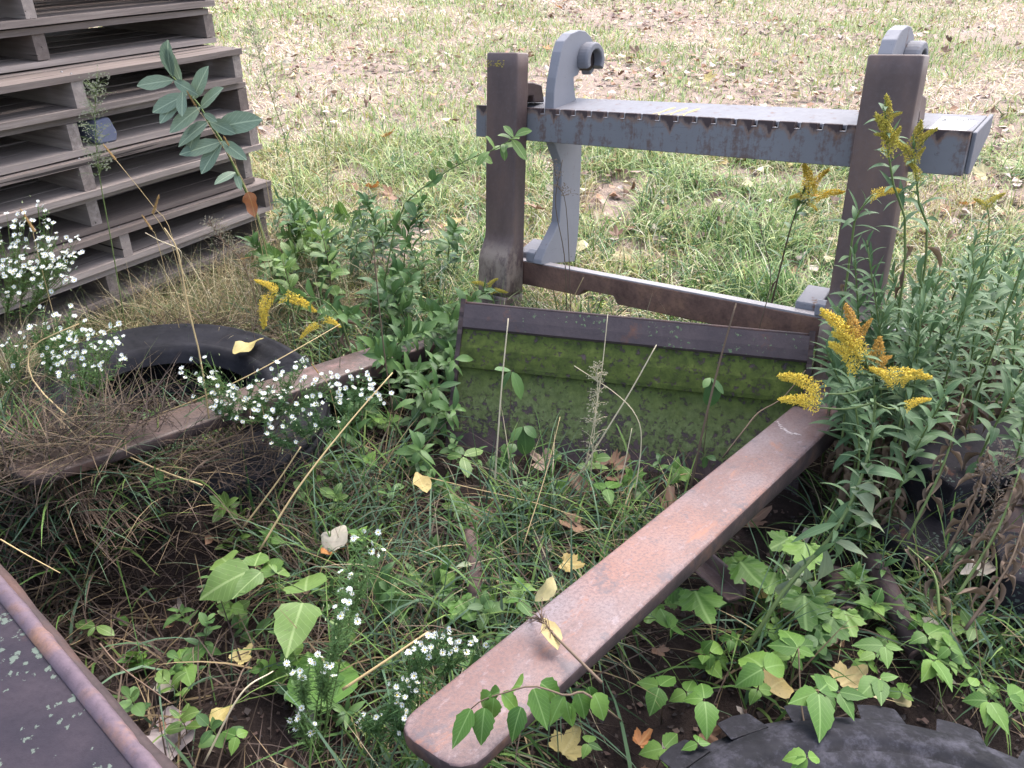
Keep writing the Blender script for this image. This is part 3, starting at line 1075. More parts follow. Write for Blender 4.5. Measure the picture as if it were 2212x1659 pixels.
# local: x along, y = normal towards the photographer (negative by), z up the slope
fr = slope.cross(bx_)
Mb = Matrix(((bx_.x, -fr.x, slope.x, BA.x), (bx_.y, -fr.y, slope.y, BA.y), (bx_.z, -fr.z, slope.z, BA.z), (0, 0, 0, 1)))
bk = thing("mossy_bucket", None, "moss-green rusted steel bucket back leaning between the two fork tines", "loader bucket")
bk.matrix_world = Mb


def strip(prof, name, mat, x0=0.0, x1=BLN, ns=40, th=0.010):
    vs, fs = [], []
    P_ = len(prof)
    for s in range(ns + 1):
        x = x0 + (x1 - x0) * s / ns
        for y, z in prof:
            vs.append((x, y + 0.0015 * mnoise.noise(Vector((x * 8, z * 8, 2))), z))
        for y, z in prof[::-1]:
            vs.append((x, y + th, z - 0.001))
    K = 2 * P_
    for s in range(ns):
        for q in range(K):
            fs.append((s * K + q, s * K + (q + 1) % K, (s + 1) * K + (q + 1) % K, (s + 1) * K + q))
    fs.append(tuple(range(K)))
    fs.append(tuple(ns * K + q for q in range(K - 1, -1, -1)))
    mb = MB()
    mb.add(vs, fs)
    return mb.build(name, mat, bk, False)


# y negative = towards the photographer
SGN = 1 if (Mb.to_3x3() @ Vector((0, -1, 0))).y < 0 else -1
strip([(0.006 * SGN, -0.12), (0.004 * SGN, -0.02), (0.0, 0.10), (-0.002 * SGN, 0.20), (0.0, 0.285)], "lower_sheet", M['moss'])
strip([(-0.010 * SGN, 0.275), (-0.013 * SGN, 0.288), (-0.016 * SGN, 0.34), (-0.006 * SGN, 0.405)], "upper_sheet", M['moss'], th=0.012)
strip([(-0.008 * SGN, 0.402), (-0.018 * SGN, 0.408), (-0.021 * SGN, 0.44), (-0.021 * SGN, 0.485)], "top_lip", M['mosslip'], th=0.014)
mb = MB()
mb.tube([(x, -0.018 * SGN, 0.487 + 0.001 * mnoise.noise(Vector((x * 9, 0, 0)))) for x in np.linspace(0, BLN, 30)], 0.0065, None, 6)
mb.build("top_edge_weld", M['dark_rust'], bk, True)
mb = MB()
poly = [(-0.022 * SGN, -0.10), (-0.022 * SGN, 0.1)]
for z in np.linspace(0.1, 0.50, 28):
    poly.append(((-0.030 - 0.004 * random.random()) * SGN, float(z)))
poly += [(0.14 * SGN, 0.47), (0.22 * SGN, 0.2), (0.16 * SGN, -0.10)]
mb.prism(poly, -0.016, -0.0005, (1, 2, 0))
mb.build("side_plate", M['dark_rust'], bk)
mb = MB()
mb.prism(poly, BLN + 0.0005, BLN + 0.016, (1, 2, 0))
mb.build("side_plate", M['dark_rust'], bk)
# small drilled bolt holes on the green band
for hx, hz in ((0.115, 0.325), (0.60, 0.315), (0.95, 0.32)):
    mb = MB()
    mb.tube([(hx, -0.0205 * SGN, hz), (hx, -0.010 * SGN, hz)], 0.008, None, 10)
    mb.build("bolt_hole", M['dark_rust'], bk)

# ------------------------------------------------------------------ pipes and rods in the weeds
def pipe(pxa, za, pxb, zb, r, label, name="steel_pipe", cat="pipe", mat='pipe', hollow=True, k=14):
    a, b = at(*pxa, za), at(*pxb, zb)
    o = thing(name, b, label, cat)
    mb = MB()
    pts = [a - b, (a - b) * 0.5, Vector((0, 0, 0))]
    mb.tube(pts, r, r, k)
    mb.build("pipe_wall", M[mat], o, True)
    ax = (b - a).normalized()
    mb = MB()
    c = ax.orthogonal().normalized()
    d = ax.cross(c)
    ring = []
    for q, (rr_, off) in enumerate(((r * 1.01, -0.004), (r * 1.05, 0.0), (r * 0.98, 0.004), (r * 0.7, 0.004), (r * 0.66, -0.03))):
        for i in range(k):
            t = 2 * PI * i / k
            ring.append(c * (rr_ * math.cos(t)) + d * (rr_ * math.sin(t)) + ax * off)
    fs = [(q * k + i, q * k + (i + 1) % k, (q + 1) * k + (i + 1) % k, (q + 1) * k + i) for q in range(4) for i in range(k)]
    mb.add(ring, fs)
    mb.build("pipe_end", M['pipe'], o, True)
    return o


pipe((1018, 1150), 0.07, (1028, 1306), 0.075, 0.021, "short rusty pipe end with flared rim beside the right-hand fork tine")
pipe((1160, 1165), 0.03, (1190, 1260), 0.03, 0.018, "thin dark rusty pipe half hidden by grass beside the long tine", mat='dark_rust')
pipe((1885, 1210), 0.08, (1990, 1420), 0.06, 0.028, "dark brown pipe lying in leaf litter beyond the lugged tyre", mat='dark_rust')
pipe((1800, 1240), 0.03, (1830, 1330), 0.03, 0.03, "short dark pipe under the ivy and yellow leaves", mat='dark_rust')
# angle-iron end sticking out from under the long tine
a, b = at(1500, 1195, 0.06), at(1612, 1292, 0.10)
ax = (b - a)
ln = ax.length
mb = MB()
mb.prism([(0, 0), (0.055, 0.004), (0.055, 0.012), (0.010, 0.010), (0.008, 0.05), (0.0, 0.05)], 0, ln, (0, 2, 1))
ai = mb.build("angle_iron", M['pipe'], None, False, 0.002)
ai.matrix_world = basis(a, ax, (0, 0, 1))
tag(ai, "purplish angle iron end poking out from under the long fork tine", "angle iron")

# ------------------------------------------------------------------ dark ties and leaning beam at the far side
def tie(c0, ax, l, w, h, label, seed, tilt=0.0):
    r = random.Random(seed)
    me = board_mesh(l, w, h, "tie_block", seed, M['tie'])
    bm = bmesh.new()
    bm.from_mesh(me)
    es = [e for e in bm.edges if e.calc_face_angle(0) > 0.5]
    bmesh.ops.bevel(bm, geom=es, offset=0.008, segments=2, profile=0.6, affect='EDGES')
    bmesh.ops.subdivide_edges(bm, edges=bm.edges[:], cuts=2, use_grid_fill=True)
    for v in bm.verts:
        v.co += v.normal * (0.004 * mnoise.noise(v.co * 18) + 0.002 * mnoise.noise(v.co * 60))
    bm.to_mesh(me)
    bm.free()
    o = link("timber_tie", me)
    o.matrix_world = basis(c0, Vector((0, 0, 1)).cross(Vector(ax)), Vector((tilt, 0, 1)))
    f = Vector(ax).normalized()
    y = Vector((0, 0, 1)).cross(f).normalized()
    z = (Vector((0, 0, 1)) + f * tilt).normalized()
    y = z.cross(f).normalized()
    f = y.cross(z)
    o.matrix_world = Matrix(((f.x, y.x, z.x, c0[0]), (f.y, y.y, z.y, c0[1]), (f.z, y.z, z.z, c0[2]), (0, 0, 0, 1)))
    tag(o, label, "timber", "dark timber ties")
    return o


p = at(1990, 1180)
tie((p.x + 0.02, p.y - 0.02, 0.05), (0.93, 0.36, 0), 0.62, 0.24, 0.16, "dark weathered timber tie with faint lichen on top, behind the dead stalks", 5, 0.05)
p = at(2110, 1330)
tie((p.x, p.y - 0.05, 0.0), (0.95, -0.25, 0), 0.6, 0.2, 0.17, "black timber tie with a pale green lichen patch, at the picture's edge", 6, 0.0)
tie((p.x - 0.12, p.y + 0.10, -0.03), (0.9, 0.42, 0), 0.5, 0.16, 0.12, "low black timber tie wedged between the two lichen-covered ones", 8, 0.0)

a, b = Vector((1.28, 1.62, 0.06)), Vector((2.3, 2.75, 0.52))
mb = MB()
ax = b - a
mb.box((-0.06, 0, -0.05), (0.06, ax.length, 0.05))
lb = mb.build("steel_beam", M['dark_rust'], None, False, 0.006)
lb.matrix_world = basis(a, ax, (0, 0, 1))
tag(lb, "dark purple-brown steel beam rising behind the goldenrod thicket at the picture's edge", "steel beam")
# ------------------------------------------------------------------ vegetation materials
G1, G2, G3 = (0.040, 0.085, 0.022), (0.062, 0.115, 0.030), (0.095, 0.155, 0.045)
M['lf_gold'] = leafmat("goldenrod_leaf", [(0.048, 0.092, 0.040), (0.072, 0.128, 0.055), (0.105, 0.17, 0.075)], (0.15, 0.22, 0.11), 0.5, 0.55, 0.28, None, 0.22)
M['lf_dark'] = leafmat("dark_green_leaf", [(0.034, 0.078, 0.024), (0.058, 0.115, 0.033), (0.09, 0.16, 0.046)], (0.10, 0.17, 0.06), 0.5, 0.5, 0.22, None, 0.25)
M['lf_ivy'] = leafmat("ivy_leaf", [(0.038, 0.092, 0.016), (0.072, 0.148, 0.026), (0.125, 0.215, 0.042)], (0.17, 0.26, 0.09), 0.6, 0.5, 0.25, None, 0.2)
M['lf_bright'] = leafmat("bright_leaf", [(0.07, 0.135, 0.026), (0.10, 0.175, 0.036), (0.135, 0.215, 0.05)], (0.22, 0.30, 0.11), 0.9, 0.5, 0.35, (0.10, 0.09, 0.04))
M['lf_milk'] = leafmat("milkweed_leaf", [(0.105, 0.15, 0.105), (0.13, 0.18, 0.125), (0.15, 0.2, 0.13)], (0.30, 0.36, 0.25), 0.75, 0.55, 0.2)
M['lf_yellow'] = leafmat("yellow_fallen_leaf", [(0.36, 0.28, 0.09), (0.42, 0.35, 0.16), (0.40, 0.35, 0.20), (0.30, 0.21, 0.06)], (0.42, 0.34, 0.14), 0.5, 0.6, 0.2, (0.10, 0.065, 0.03))
M['lf_brown'] = leafmat("brown_fallen_leaf", [(0.085, 0.045, 0.030), (0.13, 0.065, 0.04), (0.19, 0.10, 0.055), (0.24, 0.17, 0.13)], (0.16, 0.10, 0.06), 0.5, 0.65, 0.1)
M['lf_orange'] = leafmat("orange_fallen_leaf", [(0.30, 0.11, 0.03), (0.38, 0.17, 0.04), (0.25, 0.085, 0.03)], (0.33, 0.2, 0.07), 0.5, 0.6, 0.2, (0.09, 0.04, 0.02))
M['lf_pale'] = leafmat("pale_fallen_leaf", [(0.27, 0.24, 0.19), (0.33, 0.29, 0.22), (0.20, 0.16, 0.16)], (0.3, 0.26, 0.2), 0.4, 0.7, 0.1)
M['lf_dead'] = leafmat("withered_leaf", [(0.085, 0.055, 0.038), (0.14, 0.088, 0.06), (0.20, 0.135, 0.09)], (0.16, 0.11, 0.07), 0.3, 0.75, 0.12)
M['lf_pal'] = leafmat("pale_green_leaf", [(0.14, 0.18, 0.10), (0.19, 0.225, 0.12), (0.16, 0.20, 0.13)], (0.25, 0.28, 0.16), 0.5, 0.55, 0.25, (0.17, 0.12, 0.08))
M['stem'] = plain("green_stem", (0.14, 0.19, 0.06), (0.09, 0.12, 0.04), 0.6)
M['stem_red'] = plain("brown_stem", (0.085, 0.055, 0.04), (0.14, 0.10, 0.06), 0.7)
M['straw'] = plain("straw", (0.44, 0.33, 0.17), (0.3, 0.21, 0.10), 0.6)
M['straw_pale'] = plain("pale_straw", (0.55, 0.47, 0.33), (0.40, 0.32, 0.2), 0.6)
M['straw_brown'] = plain("brown_straw", (0.17, 0.11, 0.075), (0.10, 0.065, 0.045), 0.7)
M['gold'] = plain("goldenrod_bloom", (0.78, 0.61, 0.10), (0.66, 0.47, 0.06), 0.7, 0.2, 60)
M['gold_old'] = plain("faded_bloom", (0.56, 0.34, 0.07), (0.40, 0.22, 0.05), 0.8, 0.15, 60)
M['gold_green'] = plain("young_bloom", (0.52, 0.43, 0.07), (0.40, 0.34, 0.06), 0.8, 0.15, 60)
M['petal'] = plain("white_petal", (0.76, 0.77, 0.76), (0.62, 0.66, 0.60), 0.6, 0.2)
M['disc'] = plain("flower_disc", (0.50, 0.42, 0.06), (0.36, 0.24, 0.05), 0.8)
M['foxtail'] = plain("foxtail_bristle", (0.46, 0.30, 0.12), (0.35, 0.21, 0.09), 0.7, 0.2)
M['grass'] = colattr("grass_blade", 0.6, 0.2, 0.12)
M['litter'] = colattr("litter_bits", 0.75, 0.05)

# ------------------------------------------------------------------ leaf templates (length 1 along +Y)
def leaf_mesh(name, mat, prof, wmax, droop=0.5, fold=0.25, rise=0.15, serr=0.0, wave=0.0, seed=0, curl=0.0, twist=0.0):
    r = random.Random(seed)
    n = len(prof) - 1
    vs, uv = [], []
    y = z = 0.0
    ang = rise
    mx = max(prof)
    for i, w in enumerate(prof):
        t = i / n
        if i:
            ang = rise - droop * t
            y += math.cos(ang) / n
            z += math.sin(ang) / n
        ww = w / mx * wmax * (1 + (serr if i % 2 else -serr))
        tw = twist * t + wave * math.sin(t * 9 + seed)
        for sgn in (-1, 0, 1):
            x = sgn * ww * (1 + r.uniform(-0.06, 0.06) * abs(sgn))
            zz = z + abs(x) * fold + curl * x * x / max(wmax, 1e-3) + r.uniform(-1, 1) * wave * 0.03 * abs(sgn)
            zz += x * math.sin(tw)
            vs.append((x, y, zz))
            uv.append((0.5 + 0.5 * sgn * ww / wmax, t))
    fs = []
    for i in range(n):
        for j in range(2):
            a = i * 3 + j
            fs.append((a, a + 1, a + 4, a + 3))
    me = bpy.data.meshes.new(name)
    me.from_pydata(vs, [], fs)
    ul = me.uv_layers.new(name="UVMap")
    li = np.zeros(len(me.loops), np.int32)
    me.loops.foreach_get("vertex_index", li)
    ul.data.foreach_set("uv", np.array(uv, np.float32)[li].ravel())
    me.polygons.foreach_set("use_smooth", [True] * len(fs))
    me.materials.append(mat)
    return me


def resample(p, n):
    xs = np.linspace(0, len(p) - 1, n + 1)
    return list(np.interp(xs, range(len(p)), p))


LANCE = resample([0.12, 0.55, 0.85, 1.0, 0.92, 0.7, 0.4, 0.04], 8)
OVAL = resample([0.08, 0.6, 0.9, 1.0, 1.0, 0.9, 0.62, 0.05], 9)
OVATE = resample([0.25, 0.85, 1.0, 0.95, 0.8, 0.55, 0.28, 0.02], 11)
HEART = [0.30, 0.78, 0.95, 1.0, 0.99, 0.94, 0.86, 0.75, 0.62, 0.47, 0.31, 0.16, 0.02]
LONG = resample([0.1, 0.4, 0.7, 0.95, 1.0, 0.85, 0.5, 0.02], 10)


def variants(name, mat, prof, w, k=4, d=(0.3, 1.3), **kw):
    return [leaf_mesh(name, mat, prof, w * (0.88 + 0.08 * i), d[0] + (d[1] - d[0]) * i / max(1, k - 1), seed=i * 7 + 1, twist=0.5 * math.sin(i * 2.1), **kw) for i in range(k)]


V = {
    'gold': variants("leaf", M['lf_gold'], LANCE, 0.088, 5, (0.3, 1.6), fold=0.3, rise=0.25),
    'dark': variants("leaf", M['lf_dark'], LANCE, 0.15, 5, (0.4, 1.6), fold=0.25, rise=0.3),
    'ivy': variants("leaflet", M['lf_ivy'], OVATE, 0.31, 4, (0.3, 0.9), fold=0.12, rise=0.1, serr=0.045),
    'bright': variants("leaf", M['lf_bright'], HEART, 0.36, 3, (0.3, 0.7), fold=0.10, rise=0.1, serr=0.03, wave=0.15),
    'milk': variants("leaf", M['lf_milk'], OVAL, 0.20, 3, (0.0, 0.35), fold=0.22, rise=0.05),
    'oval': variants("leaf", M['lf_dark'], OVAL, 0.27, 4, (0.2, 0.9), fold=0.15, rise=0.15),
    'ovalb': variants("leaf", M['lf_bright'], OVAL, 0.24, 3, (0.2, 0.8), fold=0.15, rise=0.15),
    'dead': variants("withered_leaf", M['lf_dead'], LANCE, 0.085, 4, (0.8, 2.6), fold=0.6, rise=0.1, wave=0.5, curl=2.0),
    'pal': variants("leaf", M['lf_pal'], LANCE, 0.10, 4, (0.8, 2.2), fold=0.35, rise=0.2, wave=0.4),
    'fy': variants("fallen_leaf", M['lf_yellow'], OVATE, 0.30, 4, (-0.3, 1.0), fold=0.25, rise=0.15, serr=0.02, wave=0.35),
    'fl': variants("fallen_leaf", M['lf_yellow'], LONG, 0.21, 3, (-0.3, 0.9), fold=0.3, rise=0.1, serr=0.02, wave=0.3),
    'fb': variants("fallen_leaf", M['lf_brown'], OVATE, 0.32, 4, (-1.0, 1.5), fold=0.45, rise=0.1, serr=0.03, wave=0.6, curl=0.8),
    'fo': variants("fallen_leaf", M['lf_orange'], OVATE, 0.32, 3, (-0.6, 1.2), fold=0.35, rise=0.1, serr=0.03, wave=0.5),
    'fp': variants("fallen_leaf", M['lf_pale'], LONG, 0.22, 3, (-0.6, 0.8), fold=0.3, rise=0.05, wave=0.4),
}


def lobed_mesh(name, mat, seed, depth=0.3, curl=0.3, ser=0.05):
    """broad maple/grape outline: three pointed main lobes, two small basal ones, toothed edge"""
    r = random.Random(seed)
    ctrl = [(-2.7, 0.30), (-2.1, 0.46), (-1.75, 0.40), (-1.0, 0.60), (-0.62, 0.60 - depth), (0.0, 0.80), (0.62, 0.60 - depth), (1.0, 0.60), (1.75, 0.40), (2.1, 0.46), (2.7, 0.30)]
    A, Rr = [q[0] for q in ctrl], [q[1] * r.uniform(0.9, 1.1) for q in ctrl]
    n = 37
    vs, uv = [(0, 0.0, 0)], [(0.5, 0.0)]
    mids = []
    for i in range(n):
        a = -2.7 + 5.4 * i / (n - 1)
        R = float(np.interp(a, A, Rr)) * (1 + ser * (1 if i % 2 else -1))
        x, y = R * math.sin(a), 0.22 + R * math.cos(a)
        z = curl * (x * x + (y - 0.2) ** 2) * r.uniform(0.7, 1.15) + 0.02 * r.uniform(-1, 1)
        vs.append((x, y, z))
        uv.append((0.5 + x * 0.8, max(0, y)))
        mids.append((x * 0.5, 0.11 + (y - 0.11) * 0.5, z * 0.25 + 0.03 * math.sin(a * 4 + seed)))
    m0 = len(vs)
    for x, y, z in mids:
        vs.append((x, y, z))
        uv.append((0.5 + x * 0.8, max(0, y)))
    fs = []
    for i in range(n - 1):
        fs += [(0, m0 + i, m0 + i + 1), (m0 + i, 1 + i, 2 + i, m0 + i + 1)]
    me = bpy.data.meshes.new(name)
    me.from_pydata(vs, [], fs)
    ul = me.uv_layers.new(name="UVMap")
    li = np.zeros(len(me.loops), np.int32)
    me.loops.foreach_get("vertex_index", li)
    ul.data.foreach_set("uv", np.array(uv, np.float32)[li].ravel())
    me.polygons.foreach_set("use_smooth", [True] * len(fs))
    me.materials.append(mat)
    return me


V['lob_green'] = [lobed_mesh("leaf", M['lf_ivy'], 3 + i, 0.16, 0.15, 0.06) for i in range(3)]
V['lob_brown'] = [lobed_mesh("fallen_leaf", M['lf_brown'], 13 + i, 0.30, 0.8) for i in range(3)]
V['lob_yel'] = [lobed_mesh("fallen_leaf", M['lf_yellow'], 23 + i, 0.22, 0.5) for i in range(3)]
V['lob_or'] = [lobed_mesh("fallen_leaf", M['lf_orange'], 33 + i, 0.30, 0.7) for i in range(2)]


def Pz(px, py, z):
    d = ray(px, py)
    t = (z - CAM_H) / d.z
    return d * t + Vector((0, 0, CAM_H))


def leaf_obj(parent, origin, mesh, pos, fwd, up, length, name="leaf", wide=1.0):
    o = bpy.data.objects.new(name, mesh)
    COL.objects.link(o)
    o.parent = parent
    o.matrix_local = basis(Vector(pos) - Vector(origin), fwd, up, length, length * wide)
    return o


def spline(pts, n):
    """Catmull-Rom through pts"""
    P_ = [Vector(p) for p in pts]
    P_ = [P_[0] * 2 - P_[1]] + P_ + [P_[-1] * 2 - P_[-2]]
    out = []
    m = len(P_) - 3
    for k in range(n + 1):
        s = k / n * m
        i = min(int(s), m - 1)
        t = s - i
        p0, p1, p2, p3 = P_[i:i + 4]
        out.append(0.5 * ((2 * p1) + (p2 - p0) * t + (2 * p0 - 5 * p1 + 4 * p2 - p3) * t * t + (3 * p1 - p0 - 3 * p2 + p3) * t ** 3))
    return out


# bloom templates: a one-sided arching plume, base at 0, length 1 along +Y
def bloom_mesh(name, mat, seed, n=760, fat=0.31):
    r = random.Random(seed)
    mb = MB()
    vs, fs = [], []
    for i in range(n):
        t = r.random() ** 0.8
        rad = fat * (1 - 0.85 * t) * (0.35 + 0.65 * r.random())
        a = r.uniform(0, 2 * PI)
        c = Vector((rad * math.cos(a), t + 0.06 * math.sin(a), rad * math.sin(a) * 0.8 + 0.10 * math.sin(t * PI * 0.9) - 0.06 * t * t))
        s = r.uniform(0.018, 0.042)
        d = Vector((r.gauss(0, 1), r.gauss(0.7, 1), r.gauss(0.5, 1))).normalized()
        e = d.orthogonal().normalized()
        e = Matrix.Rotation(r.uniform(0, 6.28), 3, d) @ e
        g = d.cross(e)
        o = len(vs)
        vs += [c - e * s * 0.5, c + e * s * 0.5, c + d * s * 1.7 + g * s * 0.3, c + g * s * 0.6 + d * s * 0.4]
        fs += [(o, o + 1, o + 2), (o + 1, o + 3, o + 2), (o + 3, o, o + 2)]
    mb.add([tuple(v) for v in vs], fs)
    mb.tube([(0, -0.05, 0), (0, 0.5, 0.08), (0, 0.98, 0.0)], 0.012, 0.004, 4, mi=1)
    return mb.mesh(name, [mat, M['stem']])


BLOOM = {'gold': [bloom_mesh("bloom", M['gold'], 1 + i) for i in range(3)], 'old': [bloom_mesh("bloom", M['gold_old'], 11 + i) for i in range(2)],
         'green': [bloom_mesh("bloom", M['gold_green'], 21 + i) for i in range(2)]}


def add_bloom(root, org, kind, base, tip, wide=1.0, mat_up=(0, 0, 1)):
    d = Vector(tip) - Vector(base)
    o = bpy.data.objects.new("bloom", random.choice(BLOOM[kind]))
    COL.objects.link(o)
    o.parent = root
    o.matrix_local = basis(Vector(base) - Vector(org), d, mat_up, d.length, d.length * wide)
    return o


def stalk(name, label, cat, group, pts, r0, leaves=None, n=30, t0=0.1, t1=1.0, ll=(0.06, 0.10), tip_ll=0.6, up=(0.2, 0.9), stem='stem', dead=0.0, seed=0, nseg=12, out_bias=None, smat=None):
    """upright plant: stem along pts (world), leaves spiralling up it. Returns (root, curve points)"""
    r = random.Random(seed * 13 + 5)
    cur = spline(pts, nseg)
    org = cur[0]
    root_ = thing(name, org, label, cat, group)
    mb = MB()
    mb.tube([c - org for c in cur], r0, r0 * 0.4, 5)
    mb.build("stem", M[stem], root_, True)
    if leaves:
        for i in range(n):
            t = t0 + (t1 - t0) * (i + r.random() * 0.7) / n
            s = t * nseg
            k = min(int(s), nseg - 1)
            p = cur[k].lerp(cur[k + 1], s - k)
            tan = (cur[k + 1] - cur[k]).normalized()
            a = i * 2.4 + r.uniform(-0.4, 0.4)
            side = tan.orthogonal().normalized()
            side = Matrix.Rotation(a, 3, tan) @ side
            if out_bias is not None and side.dot(Vector(out_bias)) < 0 and r.random() < 0.6:
                side = -side
            el = up[0] + (up[1] - up[0]) * t + r.uniform(-0.2, 0.2)
            d = side * math.cos(el) + tan * math.sin(el)
            length = r.uniform(*ll) * (1.0 if t < 0.7 else 1.0 - (1 - tip_ll) * (t - 0.7) / 0.3)
            isdead = t < dead
            ms = V['dead'] if isdead and r.random() < 0.85 else V[leaves]
            if isdead: d = side * 0.7 - Vector((0, 0, 1)) * r.uniform(0.2, 1.0)
            leaf_obj(root_, org, r.choice(ms), p, d, tan + Vector((0, 0, 0.4)), length, "leaf" if not isdead else "withered_leaf", r.uniform(0.8, 1.25))
    return root_, cur


# ================================================================== grass (countless: one object per kind)
def grass_mesh(name, base, az, lean, curve, length, width, seg, col, mat):
    N = len(base)
    t = np.linspace(0, 1, seg + 1)
    ang = lean[:, None] + curve[:, None] * t[None, :]
    step = length[:, None] / seg
    hx = np.concatenate([np.zeros((N, 1)), np.cumsum(np.sin(ang[:, :-1]) * step, 1)], 1)
    hz = np.concatenate([np.zeros((N, 1)), np.cumsum(np.cos(ang[:, :-1]) * step, 1)], 1)
    ca, sa = np.cos(az)[:, None], np.sin(az)[:, None]
    cx = base[:, 0:1] + hx * ca
    cy = base[:, 1:2] + hx * sa
    cz = base[:, 2:3] + hz
    gz = base[:, 2:3] + 0.004
    cz = np.maximum(cz, gz + 0.006 * t[None, :])
    w = width[:, None] * np.minimum(1.0, 1.35 - 1.25 * t[None, :]) * 0.5
    w = np.maximum(w, 0.0)
    tw = RNG.uniform(-0.9, 0.9, N)[:, None]
    wx, wy, wz = -np.sin(az)[:, None] * np.cos(tw), np.cos(az)[:, None] * np.cos(tw), np.sin(tw)
    nv = 2 * seg + 1
    vs = np.empty((N, nv, 3), np.float32)
    for i in range(seg):
        for s_, k in ((-1, 0), (1, 1)):
            vs[:, 2 * i + k, 0] = cx[:, i] + s_ * w[:, i] * wx[:, 0]
            vs[:, 2 * i + k, 1] = cy[:, i] + s_ * w[:, i] * wy[:, 0]
            vs[:, 2 * i + k, 2] = cz[:, i] + s_ * w[:, i] * wz[:, 0]
    vs[:, nv - 1, 0], vs[:, nv - 1, 1], vs[:, nv - 1, 2] = cx[:, seg], cy[:, seg], cz[:, seg]
    tri = []
    for i in range(seg - 1):
        a = 2 * i
        tri += [(a, a + 1, a + 3), (a, a + 3, a + 2)]
    tri.append((2 * seg - 2, 2 * seg - 1, 2 * seg))
    tri = np.array(tri, np.int32)
    F = (np.arange(N, dtype=np.int32)[:, None, None] * nv + tri[None]).reshape(-1, 3)
    me = bpy.data.meshes.new(name)
    me.vertices.add(N * nv)
    me.vertices.foreach_set("co", vs.ravel())
    me.loops.add(F.size)
    me.loops.foreach_set("vertex_index", F.ravel())
    me.polygons.add(len(F))
    me.polygons.foreach_set("loop_start", np.arange(len(F), dtype=np.int32) * 3)
    me.polygons.foreach_set("loop_total", np.full(len(F), 3, np.int32))
    me.polygons.foreach_set("use_smooth", np.ones(len(F), bool))
    c = np.ones((N, nv, 4), np.float32)
    c[:, :, :3] = col[:, None, :]
    a = me.color_attributes.new("Col", 'FLOAT_COLOR', 'POINT')
    a.data.foreach_set("color", c.ravel())
    me.materials.append(mat)
    me.update()
    me.validate()
    return me


def nz(x, y, s, k):
    return mnoise.noise(Vector((x * s, y * s, k)))


def on_seg(x, y, a, b, w):
    ax, ay = b[0] - a[0], b[1] - a[1]
    t = max(0, min(1, ((x - a[0]) * ax + (y - a[1]) * ay) / (ax * ax + ay * ay)))
    return math.hypot(x - a[0] - ax * t, y - a[1] - ay * t) < w


TIP_R = CM @ Vector((UR + W / 2, 0, L))
HEEL_R = CM @ Vector((UR + W / 2, 0, 0))
TIP_L = CM @ Vector((W / 2, 0, L))
HEEL_L = CM @ Vector((W / 2, 0, 0))
RE0, RE1 = E0, E1


def blocked(x, y, pad=0.0):
    """under or inside an object that stands on the ground"""
    if math.hypot(x - T2.x, y - T2.y) < 0.58 + pad: return True
    d = math.hypot(x - TY.x, y - TY.y)
    if 0.29 < d < 0.51 + pad * 0.5 and mound_w(x - TY.x, y - TY.y) < 0.75: return True
    q = Vector((x, y, 0)) - Vector((E0.x, E0.y, 0))
    if q.dot(en) < 0.03 + pad and q.dot(ed) > -0.5: return True
    q = Vector((x, y, 0)) - C0
    if q.dot(PB) > 0.02 and q.dot(PD) < 0.03 and q.dot(PD) > -1.7: return True
    q = Vector((x, y, 0)) - BA
    if 0 < q.dot(bx_) < BLN and -0.02 < q.dot(by_) < 0.28: return True
    return False


def col_lerp(a, b, t):
    return np.array(a) * (1 - t) + np.array(b) * t


STRAW = [(0.46, 0.36, 0.20), (0.58, 0.49, 0.32), (0.37, 0.27, 0.15), (0.53, 0.46, 0.28)]
PALE = [(0.55, 0.48, 0.37), (0.62, 0.56, 0.45), (0.48, 0.38, 0.32), (0.54, 0.44, 0.38), (0.57, 0.53, 0.37)]
LGRN = [(0.42, 0.46, 0.23), (0.40, 0.43, 0.24), (0.22, 0.31, 0.11), (0.30, 0.38, 0.15), (0.18, 0.27, 0.10), (0.38, 0.43, 0.18), (0.34, 0.40, 0.20)]
GREEN = [(0.055, 0.115, 0.030), (0.085, 0.155, 0.04), (0.12, 0.20, 0.055), (0.075, 0.13, 0.065)]
YGRN = [(0.22, 0.26, 0.06), (0.28, 0.30, 0.10), (0.30, 0.27, 0.07)]
BROWN = [(0.12, 0.085, 0.065), (0.165, 0.12, 0.088), (0.09, 0.064, 0.054)]


def scatter(n, xr, yr, keep):
    out = []
    while len(out) < n:
        x, y = random.uniform(*xr), random.uniform(*yr)
        if keep(x, y):
            out.append((x, y))
    return out


def make_grass(name, label, pts, fn, seg):
    N = len(pts)
    base = np.array([(x, y, hgt(x, y) - 0.004) for x, y in pts])
    lean = np.empty(N); curve = np.empty(N); ln = np.empty(N); wd = np.empty(N); az = RNG.uniform(0, 2 * PI, N)
    col = np.empty((N, 3))
    for i, (x, y) in enumerate(pts):
        lean[i], curve[i], ln[i], wd[i], col[i] = fn(x, y)
    me = grass_mesh(name, base, az, lean, curve, ln, wd, seg, col, M['grass'])
    o = link(name, me)
    tag(o, label, "grass", None, "stuff")
    return o


R_ = random.Random(99)


BARE = [(at(1400, 40), 0.9, 0.8), (at(2180, 430), 0.55, 0.45), (at(2060, 300), 0.5, 0.4), (at(1640, 205), 0.7, 0.5), (at(1290, 170), 0.6, 0.35), (at(760, 150), 0.5, 0.5), (at(2200, 330), 0.7, 0.5)]


def bare_at(x, y):
    v = 0.0
    for p_, w_, s_ in BARE:
        v = max(v, math.exp(-((x - p_.x) ** 2 + (y - p_.y) ** 2) / (w_ * w_)))
    return max(0.0, min(1.0, v + 0.5 * nz(x, y, 2.5, 44)))


def frustum_ok(x, y, pad=0.35):
    return abs(x) < 0.66 * (y * CP + 1.2 * SP) + pad


